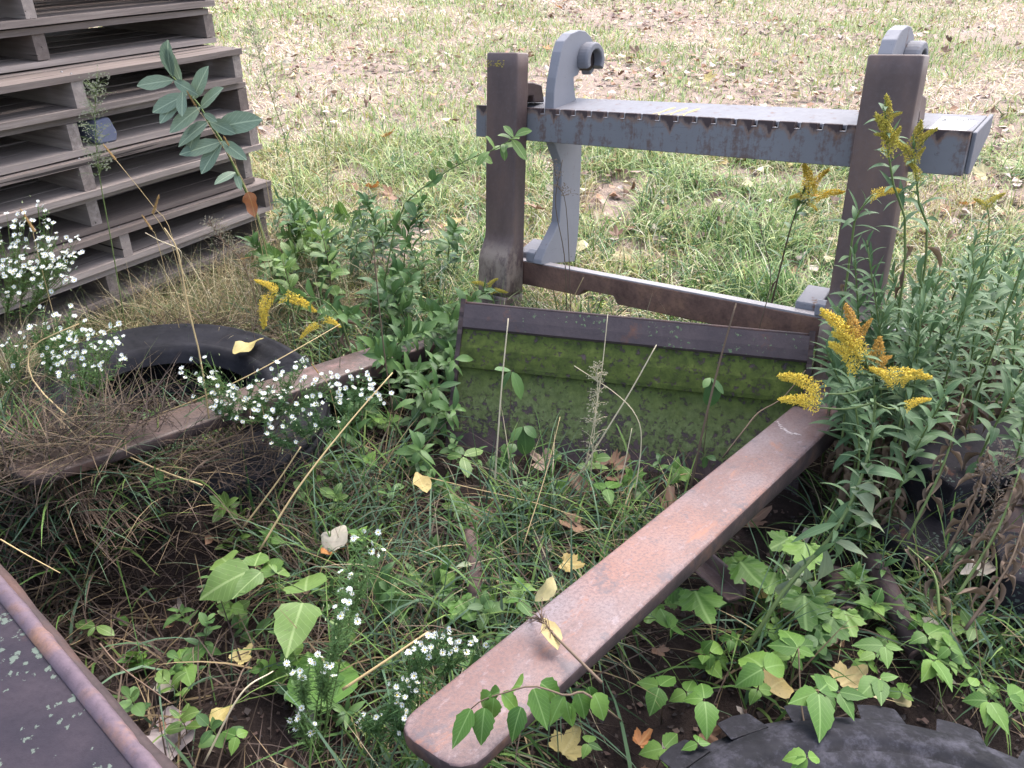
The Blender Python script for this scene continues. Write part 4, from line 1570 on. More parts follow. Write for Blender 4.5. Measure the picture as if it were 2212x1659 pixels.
def field_fn(x, y):
    g = nz(x, y, 0.8, 1.0) + 0.7 * nz(x, y, 2.4, 5.0)
    near = 1 - smooth(4.3, 6.5, y)
    u = R_.random()
    pg = 0.66 + 0.9 * g + 0.18 * near
    if u < pg:
        c = R_.choice(LGRN + (GREEN if R_.random() < 0.25 + 0.5 * near else YGRN[1:]))
        L_ = R_.uniform(0.05, 0.12) + 0.12 * near * R_.random()
        ln = R_.uniform(0.1, 1.1)
    elif u < 0.95:
        c = R_.choice(PALE + STRAW[:2])
        L_ = R_.uniform(0.04, 0.11) + 0.08 * near * R_.random()
        ln = R_.uniform(0.6, 1.5)
    else:
        c = R_.choice(BROWN)
        L_ = R_.uniform(0.03, 0.08)
        ln = R_.uniform(0.8, 1.5)
    if bare_at(x, y) > 0.35:
        L_ *= 0.6
    return ln, R_.uniform(0.1, 1.2), L_, R_.uniform(0.003, 0.0065) * (1 + 0.12 * y), np.array(c) * R_.uniform(0.85, 1.15)


pts = scatter(120000, (-11, 11), (5.0, 17.0), lambda x, y: frustum_ok(x, y, 0.6) and not blocked(x, y) and R_.random() < min(1.0, 7.0 / y) and R_.random() > 0.7 * bare_at(x, y))
make_grass("field_grass", "short mown straw and pale green grass of the open field", pts, field_fn, 2)


def mid_fn(x, y):
    g = nz(x, y, 1.3, 1.0) + 0.7 * nz(x, y, 3.6, 5.0)
    u = R_.random()
    far = smooth(3.2, 5.0, y)
    if u < 0.55 + 0.55 * g:
        c = R_.choice(GREEN + LGRN + [(0.12, 0.20, 0.11), (0.16, 0.25, 0.15)] + (LGRN if R_.random() < far else GREEN))
        L_, w = R_.uniform(0.10, 0.26), R_.uniform(0.0045, 0.009)
    elif u < 0.90:
        c = R_.choice(STRAW + PALE[:2] + YGRN)
        L_, w = R_.uniform(0.10, 0.28), R_.uniform(0.003, 0.006)
    else:
        c = R_.choice(BROWN)
        L_, w = R_.uniform(0.08, 0.2), R_.uniform(0.003, 0.006)
    return R_.uniform(0.05, 1.1), R_.uniform(0.5, 2.3), L_ * (0.8 + 0.5 * max(0, g)), w, np.array(c) * R_.uniform(0.8, 1.2)


def mid_keep(x, y):
    if not frustum_ok(x, y, 0.5) or blocked(x, y): return False
    if R_.random() > (0.5 + 1.3 * (nz(x, y, 2.6, 3.0) + 0.1)) * (1 - 0.8 * bare_at(x, y)): return False
    return True


pts = scatter(52000, (-4.2, 4.2), (2.75, 5.6), mid_keep)
make_grass("meadow_grass", "tangled green and yellow grass around the standing fork carriage", pts, mid_fn, 4)


def near_fn(x, y):  # colour multipliers darken the blades, painting in the shade of the foreground
    u = R_.random()
    left = x < -0.3
    soil_ = x < -0.35 and y < 1.62
    if u < (0.12 if soil_ else 0.36 if left else 0.60):
        c = R_.choice(GREEN + [(0.075, 0.13, 0.075), (0.10, 0.16, 0.10), (0.13, 0.20, 0.12), (0.15, 0.22, 0.06)])
        return R_.uniform(0.1, 1.0), R_.uniform(0.6, 2.4), R_.uniform(0.12, 0.36), R_.uniform(0.0035, 0.0085), np.array(c) * R_.uniform(0.42, 0.95)
    c = R_.choice(BROWN + BROWN + STRAW[2:3] + [(0.24, 0.17, 0.10)] + ([] if left else STRAW))
    return R_.uniform(0.5, 1.45), R_.uniform(0.2, 1.9), R_.uniform(0.10, 0.34), R_.uniform(0.0026, 0.0058), np.array(c) * R_.uniform(0.36, 0.8)


def near_keep(x, y):
    if not frustum_ok(x, y, 0.3) or blocked(x, y, 0.02): return False
    if on_seg(x, y, HEEL_R, TIP_R, 0.11): return False
    q = Vector((x, y, 0)) - BA
    if -0.1 < q.dot(bx_) < BLN and -0.24 < q.dot(by_) < 0.3 and R_.random() > 0.06: return False
    d = 0.50 + 1.5 * nz(x, y, 3.0, 7.0)
    if x < -0.45 and y < 1.62: d *= 0.6                     # bare dark soil
    if math.hypot(x + 0.85, y - 1.42) < 0.22: d *= 0.25
    if math.hypot(x - TY.x, y - TY.y) < 0.29: d *= 0.6
    if x > 1.0 and y < 2.2: d *= 0.3
    elif (x - HEEL_R.x) * (TIP_R.y - HEEL_R.y) - (y - HEEL_R.y) * (TIP_R.x - HEEL_R.x) < 0: d *= 0.38
    return R_.random() < d


pts = scatter(19000, (-2.2, 2.2), (0.55, 3.0), near_keep)
make_grass("weed_grass", "long dark green and withered grass blades among the scrap steel", pts, near_fn, 5)

# matted withered strands lying over the near side of the tyre and around it
mp = []
while len(mp) < 6500:
    a = random.uniform(-2.9, 0.4) if random.random() < 0.6 else random.uniform(0.2, 2.9)
    if random.random() < 0.012:
        mp.append((random.gauss(-1.27, 0.10), random.gauss(1.74, 0.08)))
        continue
    rr = random.gauss(0.50, 0.13)
    x, y = TY.x + rr * math.cos(a), TY.y + rr * math.sin(a)
    mp.append((x, y))


def straw_z(x, y):
    z = hgt(x, y)
    d = math.hypot(x - TY.x, y - TY.y)
    dz = -math.sin(math.radians(6)) * (x - TY.x)
    if on_seg(x, y, TIP_L.lerp(HEEL_L, 0.16), TIP_L, 0.10):
        return TIP_L.z + 0.0
    if 0.30 < d < 0.50:
        z = max(z, TY.z + 0.243 + dz)
    elif 0.50 <= d < 0.62:
        z = max(z, (TY.z + 0.243 + dz) * (1 - (d - 0.5) / 0.14))
    return z


keep = []
for (x, y) in mp:
    d = math.hypot(x - TY.x, y - TY.y)
    if y > TY.y + 0.06 and d < 0.50: continue
    if x > TY.x + 0.30 and y > TY.y - 0.25: continue
    if x < TY.x - 0.2 and y > TY.y - 0.30 and random.random() < 0.7: continue
    if blocked(x, y) and d > 0.6 and not on_seg(x, y, TIP_L.lerp(HEEL_L, 0.16), TIP_L, 0.10): continue
    keep.append((x, y))
N = len(keep)
base = np.array([(x, y, straw_z(x, y) + random.uniform(0.0, 0.02)) for x, y in keep])
cols = np.array([np.array(random.choice(BROWN + BROWN + [(0.20, 0.14, 0.085), (0.27, 0.20, 0.12), (0.06, 0.045, 0.035)])) * random.uniform(0.28, 0.66) for _ in keep])  # multiplier dims the brown strands, foreground shade put into their colour
me = grass_mesh("withered_straw", base, RNG.uniform(0, 6.28, N), RNG.uniform(0.7, 1.5, N), RNG.uniform(0.1, 1.0, N), RNG.uniform(0.08, 0.26, N), RNG.uniform(0.0015, 0.0038, N), 4, cols, M['grass'])
tag(link("withered_straw", me), "matted withered brown grass draped over the near side of the tyre", "dry grass", None, "stuff")

# dry tan grass tussock in front of the pallets
pts = []
for cx, cy, s_, n_ in ((-1.42, 2.86, 0.20, 1500), (-1.02, 3.06, 0.16, 1100), (-0.85, 3.25, 0.2, 700), (-1.75, 2.6, 0.2, 1200), (0.42, 2.55, 0.10, 240), (-1.60, 2.42, 0.13, 900), (-1.62, 2.18, 0.10, 600), (-1.2, 2.86, 0.14, 900), (-1.9, 2.4, 0.15, 700)):
    for _ in range(n_):
        pts.append((random.gauss(cx, s_), random.gauss(cy, s_ * 0.6)))
for _ in range(2600):
    q_ = C0 - PD * random.uniform(-0.1, 1.5) - PB * abs(random.gauss(0.05, 0.12))
    pts.append((q_.x, q_.y))
pts = [p for p in pts if not blocked(*p)]
make_grass("tan_grass", "dry tan grass tussocks at the foot of the pallet stack", pts, lambda x, y: (R_.uniform(0.0, 0.9), R_.uniform(0.4, 2.4), R_.uniform(0.14, 0.40), R_.uniform(0.0018, 0.0040), np.array(R_.choice(STRAW + [(0.27, 0.21, 0.13), (0.2, 0.18, 0.09), (0.12, 0.16, 0.06), (0.16, 0.20, 0.08)])) * R_.uniform(0.5, 0.95)), 5)

# leaf crumbs on the soil
mb_v, mb_c, mb_f = [], [], []
for i in range(9000):
    x, y = random.uniform(-1.7, 1.9), random.uniform(0.6, 3.4)
    if not frustum_ok(x, y) or blocked(x, y): continue
    s = random.uniform(0.003, 0.010)
    jag = [random.uniform(0.35, 1.3) for _ in range(4)]
    z = hgt(x, y) + random.uniform(0.002, 0.012)
    a = random.uniform(0, 6.28)
    c = random.choice([(0.04, 0.027, 0.021), (0.065, 0.042, 0.031), (0.028, 0.02, 0.017), (0.018, 0.013, 0.012), (0.055, 0.031, 0.024)])
    o = len(mb_v)
    for q in range(4):
        r = s * jag[q]
        mb_v.append((x + r * math.cos(a + q * 1.57), y + r * math.sin(a + q * 1.57), z + random.uniform(-0.4, 0.6) * s))
        mb_c.append(c)
    mb_f.append((o, o + 1, o + 2, o + 3))
m_ = MB()
m_.v, m_.f, m_.c, m_.n, m_.mi = mb_v, mb_f, mb_c, len(mb_v), [0] * len(mb_f)
tag(m_.build("leaf_litter", M['litter']), "small brown leaf crumbs and debris covering the dark earth", "leaf litter", None, "stuff")

mb_v, mb_c, mb_f = [], [], []
for i in range(30000):
    x, y = random.uniform(-7, 9), random.uniform(3.4, 15)
    if not frustum_ok(x, y) or blocked(x, y): continue
    dn = nz(x, y, 0.6, 30) + 0.7 * nz(x, y, 2.2, 31)
    if random.random() > 0.05 + 0.55 * max(0, dn) + 0.55 * bare_at(x, y): continue
    s = random.uniform(0.014, 0.042)
    z = hgt(x, y) + random.uniform(0.012, 0.05)
    a = random.uniform(0, 6.28)
    cc = random.choice([(0.24, 0.16, 0.13), (0.17, 0.105, 0.085), (0.34, 0.25, 0.20), (0.42, 0.34, 0.30), (0.28, 0.16, 0.10), (0.48, 0.42, 0.26)])
    o = len(mb_v)
    for q in range(5):
        r = s * random.uniform(0.55, 1.25)
        mb_v.append((x + r * math.cos(a + q * 1.257), y + r * math.sin(a + q * 1.257), z + random.uniform(-0.5, 0.7) * s))
        mb_c.append(cc)
    mb_f += [(o, o + 1, o + 2), (o, o + 2, o + 3), (o, o + 3, o + 4)]
m_ = MB()
m_.v, m_.f, m_.c, m_.n, m_.mi = mb_v, mb_f, mb_c, len(mb_v), [0] * len(mb_f)
tag(m_.build("field_litter", M['litter']), "broken dry leaf fragments strewn in patches over the field", "leaf litter", None, "stuff")
ORD = ["first", "second", "third", "fourth", "fifth", "sixth", "seventh", "eighth", "ninth", "tenth", "eleventh", "twelfth", "thirteenth", "fourteenth"]


def row_labels(items, rows, fmt):
    """items: (x, y, ...); rows: list of (name, ymax) from near to far. Label says the row and the order in it as seen"""
    out = [None] * len(items)
    left = list(range(len(items)))
    for nm, ym in rows:
        r_ = sorted([i for i in left if items[i][1] < ym], key=lambda i: items[i][0] / (items[i][1] * CP + 0.6))
        for k, i in enumerate(r_):
            out[i] = fmt.format(row=nm, n=ORD[k] if k < len(ORD) else "last")
            left.remove(i)
    return out


# ------------------------------------------------------------------ right-hand thicket of goldenrod stalks
rt_ = random.Random(4)
th = []
for i in range(26):
    for _ in range(50):
        x, y = rt_.uniform(1.02, 2.15), rt_.uniform(1.75, 2.9)
        if not (x < 1.14 and y > 2.05) and all(math.hypot(x - a, y - b) > 0.13 for a, b in th) and x < 0.70 * (y * CP + 0.6):
            th.append((x, y))
            break
th += [(1.02, 1.93), (1.09, 2.04), (1.2, 2.12), (1.14, 1.95), (1.06, 1.86), (1.24, 2.02), (1.17, 2.06), (0.98, 1.83), (1.05, 2.10), (1.12, 2.12), (1.3, 2.2), (1.08, 1.97), (1.0, 2.0), (0.96, 1.93), (1.03, 2.03), (1.16, 2.0), (1.11, 1.91)]
thl = row_labels(th, [('near', 2.0), ('second', 2.25), ('third', 2.55), ('far', 9)], "leafy flowerless goldenrod in the {row} row of the thicket, {n} stalk from the right-hand fork")
for i, (x, y) in enumerate(th):
    h = 1.56 - 0.345 * y - rt_.uniform(0.02, 0.26) - hgt(x, y)
    if y < 1.95: h -= 0.14
    b = Vector((x, y, hgt(x, y) - 0.01))
    lx, ly = rt_.uniform(-0.16, 0.06), rt_.uniform(-0.12, 0.05)
    if i >= 26: lx -= 0.05
    stalk("goldenrod_stalk", thl[i], "goldenrod", "goldenrod thicket stalks",
          [b, b + Vector((lx * 0.3, ly * 0.3, h * 0.55)), b + Vector((lx, ly, h))], 0.0042, 'gold', 48, 0.14, 1.0, (0.07, 0.115), 0.55, (0.0, 1.05), 'stem', 0.36, 100 + i)

# flowering goldenrods near the right-hand fork
def flowering(label, base_px, base_y, path, blooms, n=30, r=0.004, kind='gold', dead=0.3, ll=(0.05, 0.09), leaves='gold', group="flowering goldenrods", seed=1, stem='stem', t0=0.1):
    pts_ = [atY(base_px[0], base_px[1], base_y)]
    pts_[0].z = hgt(pts_[0].x, pts_[0].y)
    pts_ += [atY(px, py, y) for px, py, y in path]
    root_, cur = stalk("goldenrod", label, "goldenrod", group, pts_, r, leaves, n, t0, 0.95, ll, 0.5, (0.1, 0.9), stem, dead, seed)
    org = cur[0]
    for (bx0, by0, y0, bx1, by1, y1, kd, wd) in blooms:
        p, q = atY(bx0, by0, y0), atY(bx1, by1, y1)
        add_bloom(root_, org, kd, p, q, wd)
        # side branch to the plume
        j = min(range(len(cur)), key=lambda k_: (cur[k_] - p).length + 0.4 * max(0, cur[k_].z - p.z))
        if (cur[j] - p).length > 0.02:
            mb = MB()
            m_ = cur[j].lerp(p, 0.5) + Vector((0, 0, -0.01))
            mb.tube([c - org for c in spline([cur[j], m_, p], 6)], r * 0.5, r * 0.3, 4)
            mb.build("branch", M['stem'], root_, True)
            for q_ in range(5):
                f = 0.25 + 0.15 * q_
                c = cur[j].lerp(p, f)
                leaf_obj(root_, org, random.choice(V['gold']), c, Vector((random.gauss(0, 1), random.gauss(0, 1), 0.4)), (0, 0, 1), random.uniform(0.025, 0.05))
    return root_


flowering("tall goldenrod with greenish-yellow plumes in front of the right-hand fork shank", (1975, 760), 2.02,
          [(1955, 560, 2.0), (1930, 400, 1.98), (1915, 300, 1.97), (1912, 215, 1.97)],
          [(1925, 330, 1.97, 1895, 250, 1.96, 'green', 1.1), (1912, 270, 1.97, 1915, 207, 1.97, 'green', 1.3), (1918, 262, 1.97, 1948, 243, 1.95, 'green', 0.9), (1920, 300, 1.97, 1890, 290, 1.96, 'green', 1.0),
           (1925, 320, 1.97, 1945, 275, 1.95, 'green', 1.0)], 26, seed=21)
flowering("goldenrod with curved yellow plumes beside the free end of the grey crossbar", (2020, 720), 2.08,
          [(2000, 560, 2.07), (1985, 440, 2.06), (1975, 340, 2.05), (1972, 290, 2.05)],
          [(1975, 320, 2.05, 1990, 262, 2.04, 'green', 1.1), (1980, 318, 2.05, 2024, 277, 2.03, 'green', 0.9), (1970, 350, 2.05, 1940, 310, 2.03, 'green', 1.0), (1980, 350, 2.05, 1998, 318, 2.04, 'green', 1.0), (1985, 385, 2.05, 1965, 352, 2.04, 'green', 1.0)], 24, seed=22)
flowering("dark-leaved goldenrod with a golden tuft below the grey crossbar", (1660, 640), 2.75,
          [(1690, 560, 2.74), (1715, 470, 2.72), (1740, 400, 2.70)],
          [(1745, 430, 2.70, 1738, 356, 2.69, 'gold', 1.3), (1755, 410, 2.70, 1790, 366, 2.69, 'gold', 1.1), (1735, 425, 2.70, 1705, 428, 2.68, 'gold', 0.9), (1758, 430, 2.70, 1822, 415, 2.68, 'gold', 0.8), (1745, 440, 2.70, 1765, 455, 2.69, 'gold', 1.0)],
          22, kind='gold', leaves='dark', seed=23, stem='stem_red', ll=(0.05, 0.085))
flowering("slender goldenrod with one yellow spike arching across the right-hand fork shank", (1850, 700), 2.1,
          [(1835, 560, 2.08), (1850, 470, 2.06), (1885, 420, 2.04)], [(1880, 425, 2.04, 1948, 412, 2.02, 'gold', 0.8)], 16, seed=24)
flowering("small pale goldenrod at the far edge of the thicket", (2140, 560), 3.1, [(2135, 500, 3.1), (2130, 440, 3.1)],
          [(2130, 445, 3.1, 2170, 418, 3.1, 'green', 1.0), (2130, 450, 3.1, 2105, 430, 3.1, 'green', 1.0)], 12, seed=25)
# the bowed goldenrod in front of the long tine
flowering("bowed goldenrod with several bright yellow plumes leaning over the long rusty tine", (1590, 1372), 1.30,
          [(1690, 1280, 1.36), (1790, 1165, 1.42), (1850, 1060, 1.46), (1880, 960, 1.50), (1890, 870, 1.52), (1885, 800, 1.54)],
          [(1845, 760, 1.54, 1776, 672, 1.56, 'gold', 0.95), (1840, 745, 1.55, 1828, 660, 1.57, 'old', 1.2), (1850, 745, 1.55, 1882, 690, 1.57, 'old', 0.8), (1868, 770, 1.53, 1800, 720, 1.54, 'gold', 0.8),
           (1850, 800, 1.53, 1793, 742, 1.53, 'gold', 0.9), (1888, 800, 1.54, 1900, 730, 1.56, 'old', 1.4), (1892, 790, 1.54, 1925, 770, 1.56, 'old', 1.0),
           (1770, 850, 1.50, 1686, 812, 1.49, 'gold', 0.75), (1765, 880, 1.48, 1686, 863, 1.46, 'gold', 0.6),
           (1930, 830, 1.50, 1880, 796, 1.50, 'gold', 1.0), (1915, 815, 1.50, 2008, 815, 1.49, 'gold', 1.0), (1945, 830, 1.50, 1990, 800, 1.49, 'gold', 0.9), (1955, 880, 1.49, 2010, 862, 1.48, 'gold', 1.0)],
          52, 0.0055, seed=26, dead=0.0, ll=(0.05, 0.085), t0=0.18)
# its pale withering lower leaves
bg_ = bpy.data.objects["goldenrod.005"]
for px, py, y, dx, dy in ((1790, 1165, 1.42, 90, 30), (1800, 1150, 1.42, 40, 110), (1760, 1200, 1.40, -70, 50), (1780, 1180, 1.41, 10, 130), (1740, 1225, 1.39, 20, 90), (1830, 1100, 1.45, 90, 40), (1840, 1080, 1.46, -60, 60), (1850, 1050, 1.46, 90, 10), (1720, 1250, 1.38, -80, 60),
                         (1855, 1020, 1.47, 130, -10), (1860, 1000, 1.47, 90, 60), (1810, 1130, 1.43, -90, 30), (1840, 1060, 1.45, 120, 70)):
    p, q = atY(px, py, y), atY(px + dx, py + dy, y - 0.02)
    leaf_obj(bg_, bg_.location, random.choice(V['pal'] if random.random() < 0.7 else V['gold']), p, q - p, (0, -0.5, 1), (q - p).length * 1.15)

# ------------------------------------------------------------------ withered brown stalks in front of the dark ties
for i, (a, b, yy, lab) in enumerate([((1960, 1165), (2080, 850), 1.62, "withered brown stalk hung with dead leaves, beside the yellow-flowered goldenrod"),
                                     ((2030, 1220), (2135, 965), 1.55, "withered brown stalk bending over the lichen-spotted tie"),
                                     ((2060, 1300), (2205, 1010), 1.40, "withered thick stalk crossing in front of the black ties"),
                                     ((2085, 1360), (2212, 1130), 1.28, "dead green-brown stalk rising out of the leaf litter at the picture's edge"),
                                     ((2030, 1330), (1960, 1180), 1.38, "thin olive stalk leaning across the dark gap beside the ties"),
                                     ((2010, 1290), (2180, 1060), 1.46, "olive-brown dead stalk between two darker withered ones")]):
    p0 = atY(*a, yy)
    p0.z = max(hgt(p0.x, p0.y), p0.z)
    p1 = atY(*b, yy + 0.15)
    mid_ = p0.lerp(p1, 0.5) + Vector((0.02, 0, 0.02))
    stalk("dead_stalk", lab, "dead weed", "withered stalks by the ties", [p0, mid_, p1], 0.0042, 'dead', 22 if i < 4 else 8, 0.2, 1.0, (0.035, 0.075), 0.8, (-1.2, -0.3), 'stem_red' if i % 2 else 'stem', 1.0, 300 + i)

# ------------------------------------------------------------------ bushy green plants between pallets and carriage
lush = [(-0.36, 2.78, 0.30), (-0.47, 2.70, 0.28), (-0.26, 2.74, 0.28), (-0.58, 2.72, 0.20), (-0.38, 2.62, 0.24), (-0.20, 2.66, 0.22), (-0.30, 2.86, 0.30), (-0.95, 3.42, 0.34), (-0.80, 3.50, 0.40), (-0.66, 3.40, 0.36), (-0.50, 3.46, 0.38), (-0.38, 3.30, 0.34), (-0.86, 3.22, 0.26), (-0.60, 3.16, 0.28), (-0.42, 3.04, 0.26), (-0.98, 3.60, 0.34), (-0.30, 3.52, 0.3),
        (-0.52, 2.86, 0.22), (-0.72, 2.95, 0.22), (-0.25, 2.95, 0.22), (-0.62, 3.70, 0.34), (-1.02, 3.28, 0.30)]
lul = row_labels(lush, [('near', 2.9), ('middle', 3.35), ('far', 9)], "dark green bushy weed in the {row} row beyond the tyre, {n} from the pallets")
for i, (x, y, h) in enumerate(lush):
    b = Vector((x, y, hgt(x, y) - 0.01))
    dx, dy = rt_.uniform(-0.14, 0.22), rt_.uniform(-0.20, 0.06)
    stalk("leafy_weed", lul[i], "weed", "leafy weeds by the pallets",
          [b, b + Vector((dx * 0.3, dy * 0.3, h * 0.6)), b + Vector((dx, dy, h))], 0.0035, 'dark', 34, 0.1, 1.0, (0.065, 0.12), 0.6, (0.0, 1.0), 'stem', 0.08, 400 + i)
lr = random.Random(55)
for i in range(16):
    p = atY(lr.uniform(560, 990), 560, lr.uniform(3.0, 3.9))
    b = Vector((p.x, p.y, hgt(p.x, p.y) - 0.01))
    h = lr.uniform(0.22, 0.42)
    dx, dy = lr.uniform(-0.2, 0.25), lr.uniform(-0.22, 0.02)
    stalk("sprawling_weed", "sprawling mid-green weed in the tangle between pallets and far fork", "weed", "sprawling weeds by the far fork", [b, b + Vector((dx * 0.3, dy * 0.3, h * 0.65)), b + Vector((dx, dy, h))], 0.003,
          lr.choice(['gold', 'dark', 'ovalb', 'gold']), 30, 0.08, 1.0, (0.05, 0.10), 0.6, (-0.1, 0.9), 'stem', 0.05, 900 + i)
# arching spray reaching across the far fork
pts_ = [atY(800, 560, 3.05), atY(860, 470, 3.02), atY(930, 395, 2.98), atY(1010, 345, 2.95), atY(1070, 322, 2.93), atY(1112, 295, 2.92)]
pts_[0].z = hgt(pts_[0].x, pts_[0].y)
ro, cur = stalk("arching_shrub", "arching leafy shoot reaching across the far fork shank with pale tip leaves", "shrub", None, pts_, 0.0035, None)
for i in range(17):
    t = 0.22 + 0.76 * (i + random.uniform(-0.3, 0.3)) / 16
    t = min(0.99, t)
    k = min(int(t * 12), 11)
    p = cur[k].lerp(cur[k + 1], t * 12 - k)
    s_ = 1 if i % 2 else -1
    d_ = Vector((random.uniform(-0.6, 0.9), random.uniform(-0.9, 0.2), random.uniform(-0.5, 0.7)))
    leaf_obj(ro, cur[0], random.choice(V['ovalb'] if t > 0.6 or random.random() < 0.3 else V['oval']), p, d_, (random.uniform(-.5, .5), -0.5, 1), random.uniform(0.045, 0.085), "leaf", random.uniform(0.8, 1.2))
for bx0, by0, tx, ty_ in ((1112, 295, 1137, 278), (1105, 300, 1085, 288), (1105, 300, 1130, 338), (1070, 322, 1052, 300), (1085, 312, 1090, 340)):
    p, q = atY(bx0, by0, 2.92), atY(tx, ty_, 2.90)
    leaf_obj(ro, cur[0], random.choice(V['ovalb']), p, q - p, (0, -0.5, 1), (q - p).length * 1.25)
# young bright-leaved sapling just in front
for j, (sx, sy, yy, lab) in enumerate(((610, 600, 3.0, "small shrub with bright oval leaves above the tyre"), (690, 520, 3.1, "small shrub with oval leaves among the dark weeds"))):
    p0 = atY(sx + 10, sy + 60, yy)
    p0.z = hgt(p0.x, p0.y)
    p1 = atY(sx, sy - 40, yy - 0.05)
    stalk("oval_leaf_shrub", lab, "shrub", None, [p0, p0.lerp(p1, 0.5) + Vector((0.02, 0, 0)), p1], 0.003, 'ovalb', 18, 0.3, 1.0, (0.06, 0.085), 0.7, (0.0, 0.8), 'stem_red', 0, 450 + j)

# dark tufts beside the bucket side plate and around
tuft = [(-0.28, 2.42, 0.30), (-0.33, 2.32, 0.26), (-0.27, 2.25, 0.22), (-0.40, 2.45, 0.24), (-0.50, 2.35, 0.16), (-0.52, 2.2, 0.14), (-0.30, 2.1, 0.14), (-0.60, 2.5, 0.16), (-0.30, 1.52, 0.10), (-0.33, 1.60, 0.10), (-0.24, 1.58, 0.09)]
tul = row_labels(tuft[:8], [('near', 2.28), ('far', 9)], "dark glossy weed in the {row} row beside the mossy bucket's edge, {n} from the tyre") + row_labels(tuft[8:], [('near', 9)], "low rosette of dark pointed leaves beside the long tine, {n} from the bare soil")
for i, (x, y, h) in enumerate(tuft):
    b = Vector((x, y, hgt(x, y) - 0.01))
    dx, dy = (0.10, -0.08) if i < 4 else (rt_.uniform(-0.05, 0.05), -0.04)
    stalk("leafy_weed", tul[i], "weed",
          "leafy weeds by the bucket" if i < 8 else "low weed rosettes", [b, b + Vector((0.2 * dx, 0.2 * dy, h * 0.7)), b + Vector((dx, dy, h))], 0.003, 'dark', 24 if i < 8 else 18, 0.1, 1.0, (0.055, 0.095), 0.8, (-0.5, 0.5), 'stem', 0.0, 500 + i)

# weeds between the bucket and the lower bar
for i, (x, y, h, kd, lab) in enumerate(((0.08, 2.72, 0.16, 'dark', "low green weed behind the bucket, under the far end of the lower bar"), (0.20, 2.66, 0.18, 'dark', "feathery green weed peeping over the middle of the bucket's top edge"),
                                        (0.36, 2.60, 0.20, 'dead', "wilted brown weed behind the bucket below the bar's cut-out"), (0.50, 2.56, 0.24, 'dead', "withered brown weed hanging over the lower bar"), (0.66, 2.46, 0.22, 'dead', "dark withered weed at the goldenrod end of the lower bar"))):
    b = Vector((x, y, hgt(x, y) - 0.01))
    stalk("low_weed", lab, "weed", "weeds behind the bucket", [b, b + Vector((0.01, -0.01, h * 0.6)), b + Vector((0.06, -0.05, h))], 0.003, kd, 26, 0.15, 1.0, (0.05, 0.09), 0.8, (-0.3, 0.7), 'stem' if kd == 'dark' else 'stem_red', 0.0 if kd == 'dark' else 1.0, 560 + i)

# nodding goldenrod over the tyre and small blooms at the heel of the far fork
flowering("drooping goldenrod with hanging yellow plumes above the truck tyre", (770, 760), 2.62, [(740, 700, 2.6), (700, 650, 2.58), (640, 640, 2.56), (590, 632, 2.54)],
          [(600, 632, 2.54, 552, 606, 2.53, 'gold', 0.9), (585, 635, 2.54, 570, 706, 2.52, 'gold', 0.8), (610, 640, 2.54, 680, 672, 2.53, 'gold', 0.7), (700, 690, 2.56, 735, 706, 2.52, 'gold', 0.8), (690, 700, 2.56, 650, 730, 2.52, 'gold', 0.6)], 30, seed=31, leaves='dark')
flowering("tiny yellow goldenrod spray at the heel of the far fork", (1080, 640), 2.95, [(1060, 625, 2.94), (1045, 615, 2.93)],
          [(1050, 618, 2.93, 1020, 610, 2.92, 'green', 1.0), (1055, 620, 2.93, 1075, 602, 2.92, 'green', 1.0), (1060, 630, 2.93, 1095, 632, 2.92, 'green', 0.8)], 8, seed=32, ll=(0.03, 0.05))

# ------------------------------------------------------------------ milkweed in front of the pallets
mp_ = [(600, 600, 3.12), (560, 480, 3.06), (523, 397, 3.0), (480, 307, 2.97), (450, 263, 2.95), (430, 227, 2.94), (393, 187, 2.92), (367, 160, 2.90)]
pts_ = [atY(*p) for p in mp_]
pts_[0].z = hgt(pts_[0].x, pts_[0].y)
mw, cur = stalk("milkweed", "tall milkweed with pale grey-green oval leaves leaning in front of the pallets", "milkweed", None, pts_, 0.006, None, nseg=20)
for bx0, by0, tx, ty_ in ((392, 180, 367, 103), (373, 167, 353, 98), (375, 173, 303, 183), (405, 203, 335, 238), (390, 207, 350, 262), (432, 232, 369, 279), (417, 213, 445, 150), (433, 233, 475, 193), (450, 262, 385, 308),
                          (453, 262, 500, 283), (467, 277, 550, 255), (480, 305, 437, 368), (480, 305, 397, 333), (480, 305, 530, 343), (430, 263, 407, 323), (508, 372, 467, 392), (440, 245, 468, 262), (376, 175, 420, 200), (395, 195, 392, 245), (508, 372, 520, 408)):
    yb = 2.90 + (by0 - 160) / 220 * 0.1
    p, q = atY(bx0, by0, yb), atY(tx, ty_, yb - random.uniform(0.02, 0.07))
    leaf_obj(mw, cur[0], random.choice(V['milk']), p, q - p, (random.uniform(-0.4, 0.4), -0.9, 0.6), (q - p).length * 1.1)
leaf_obj(mw, cur[0], V['fo'][0], atY(535, 415, 2.99), (0.3, 0, -1), (0, -1, 0), 0.1)

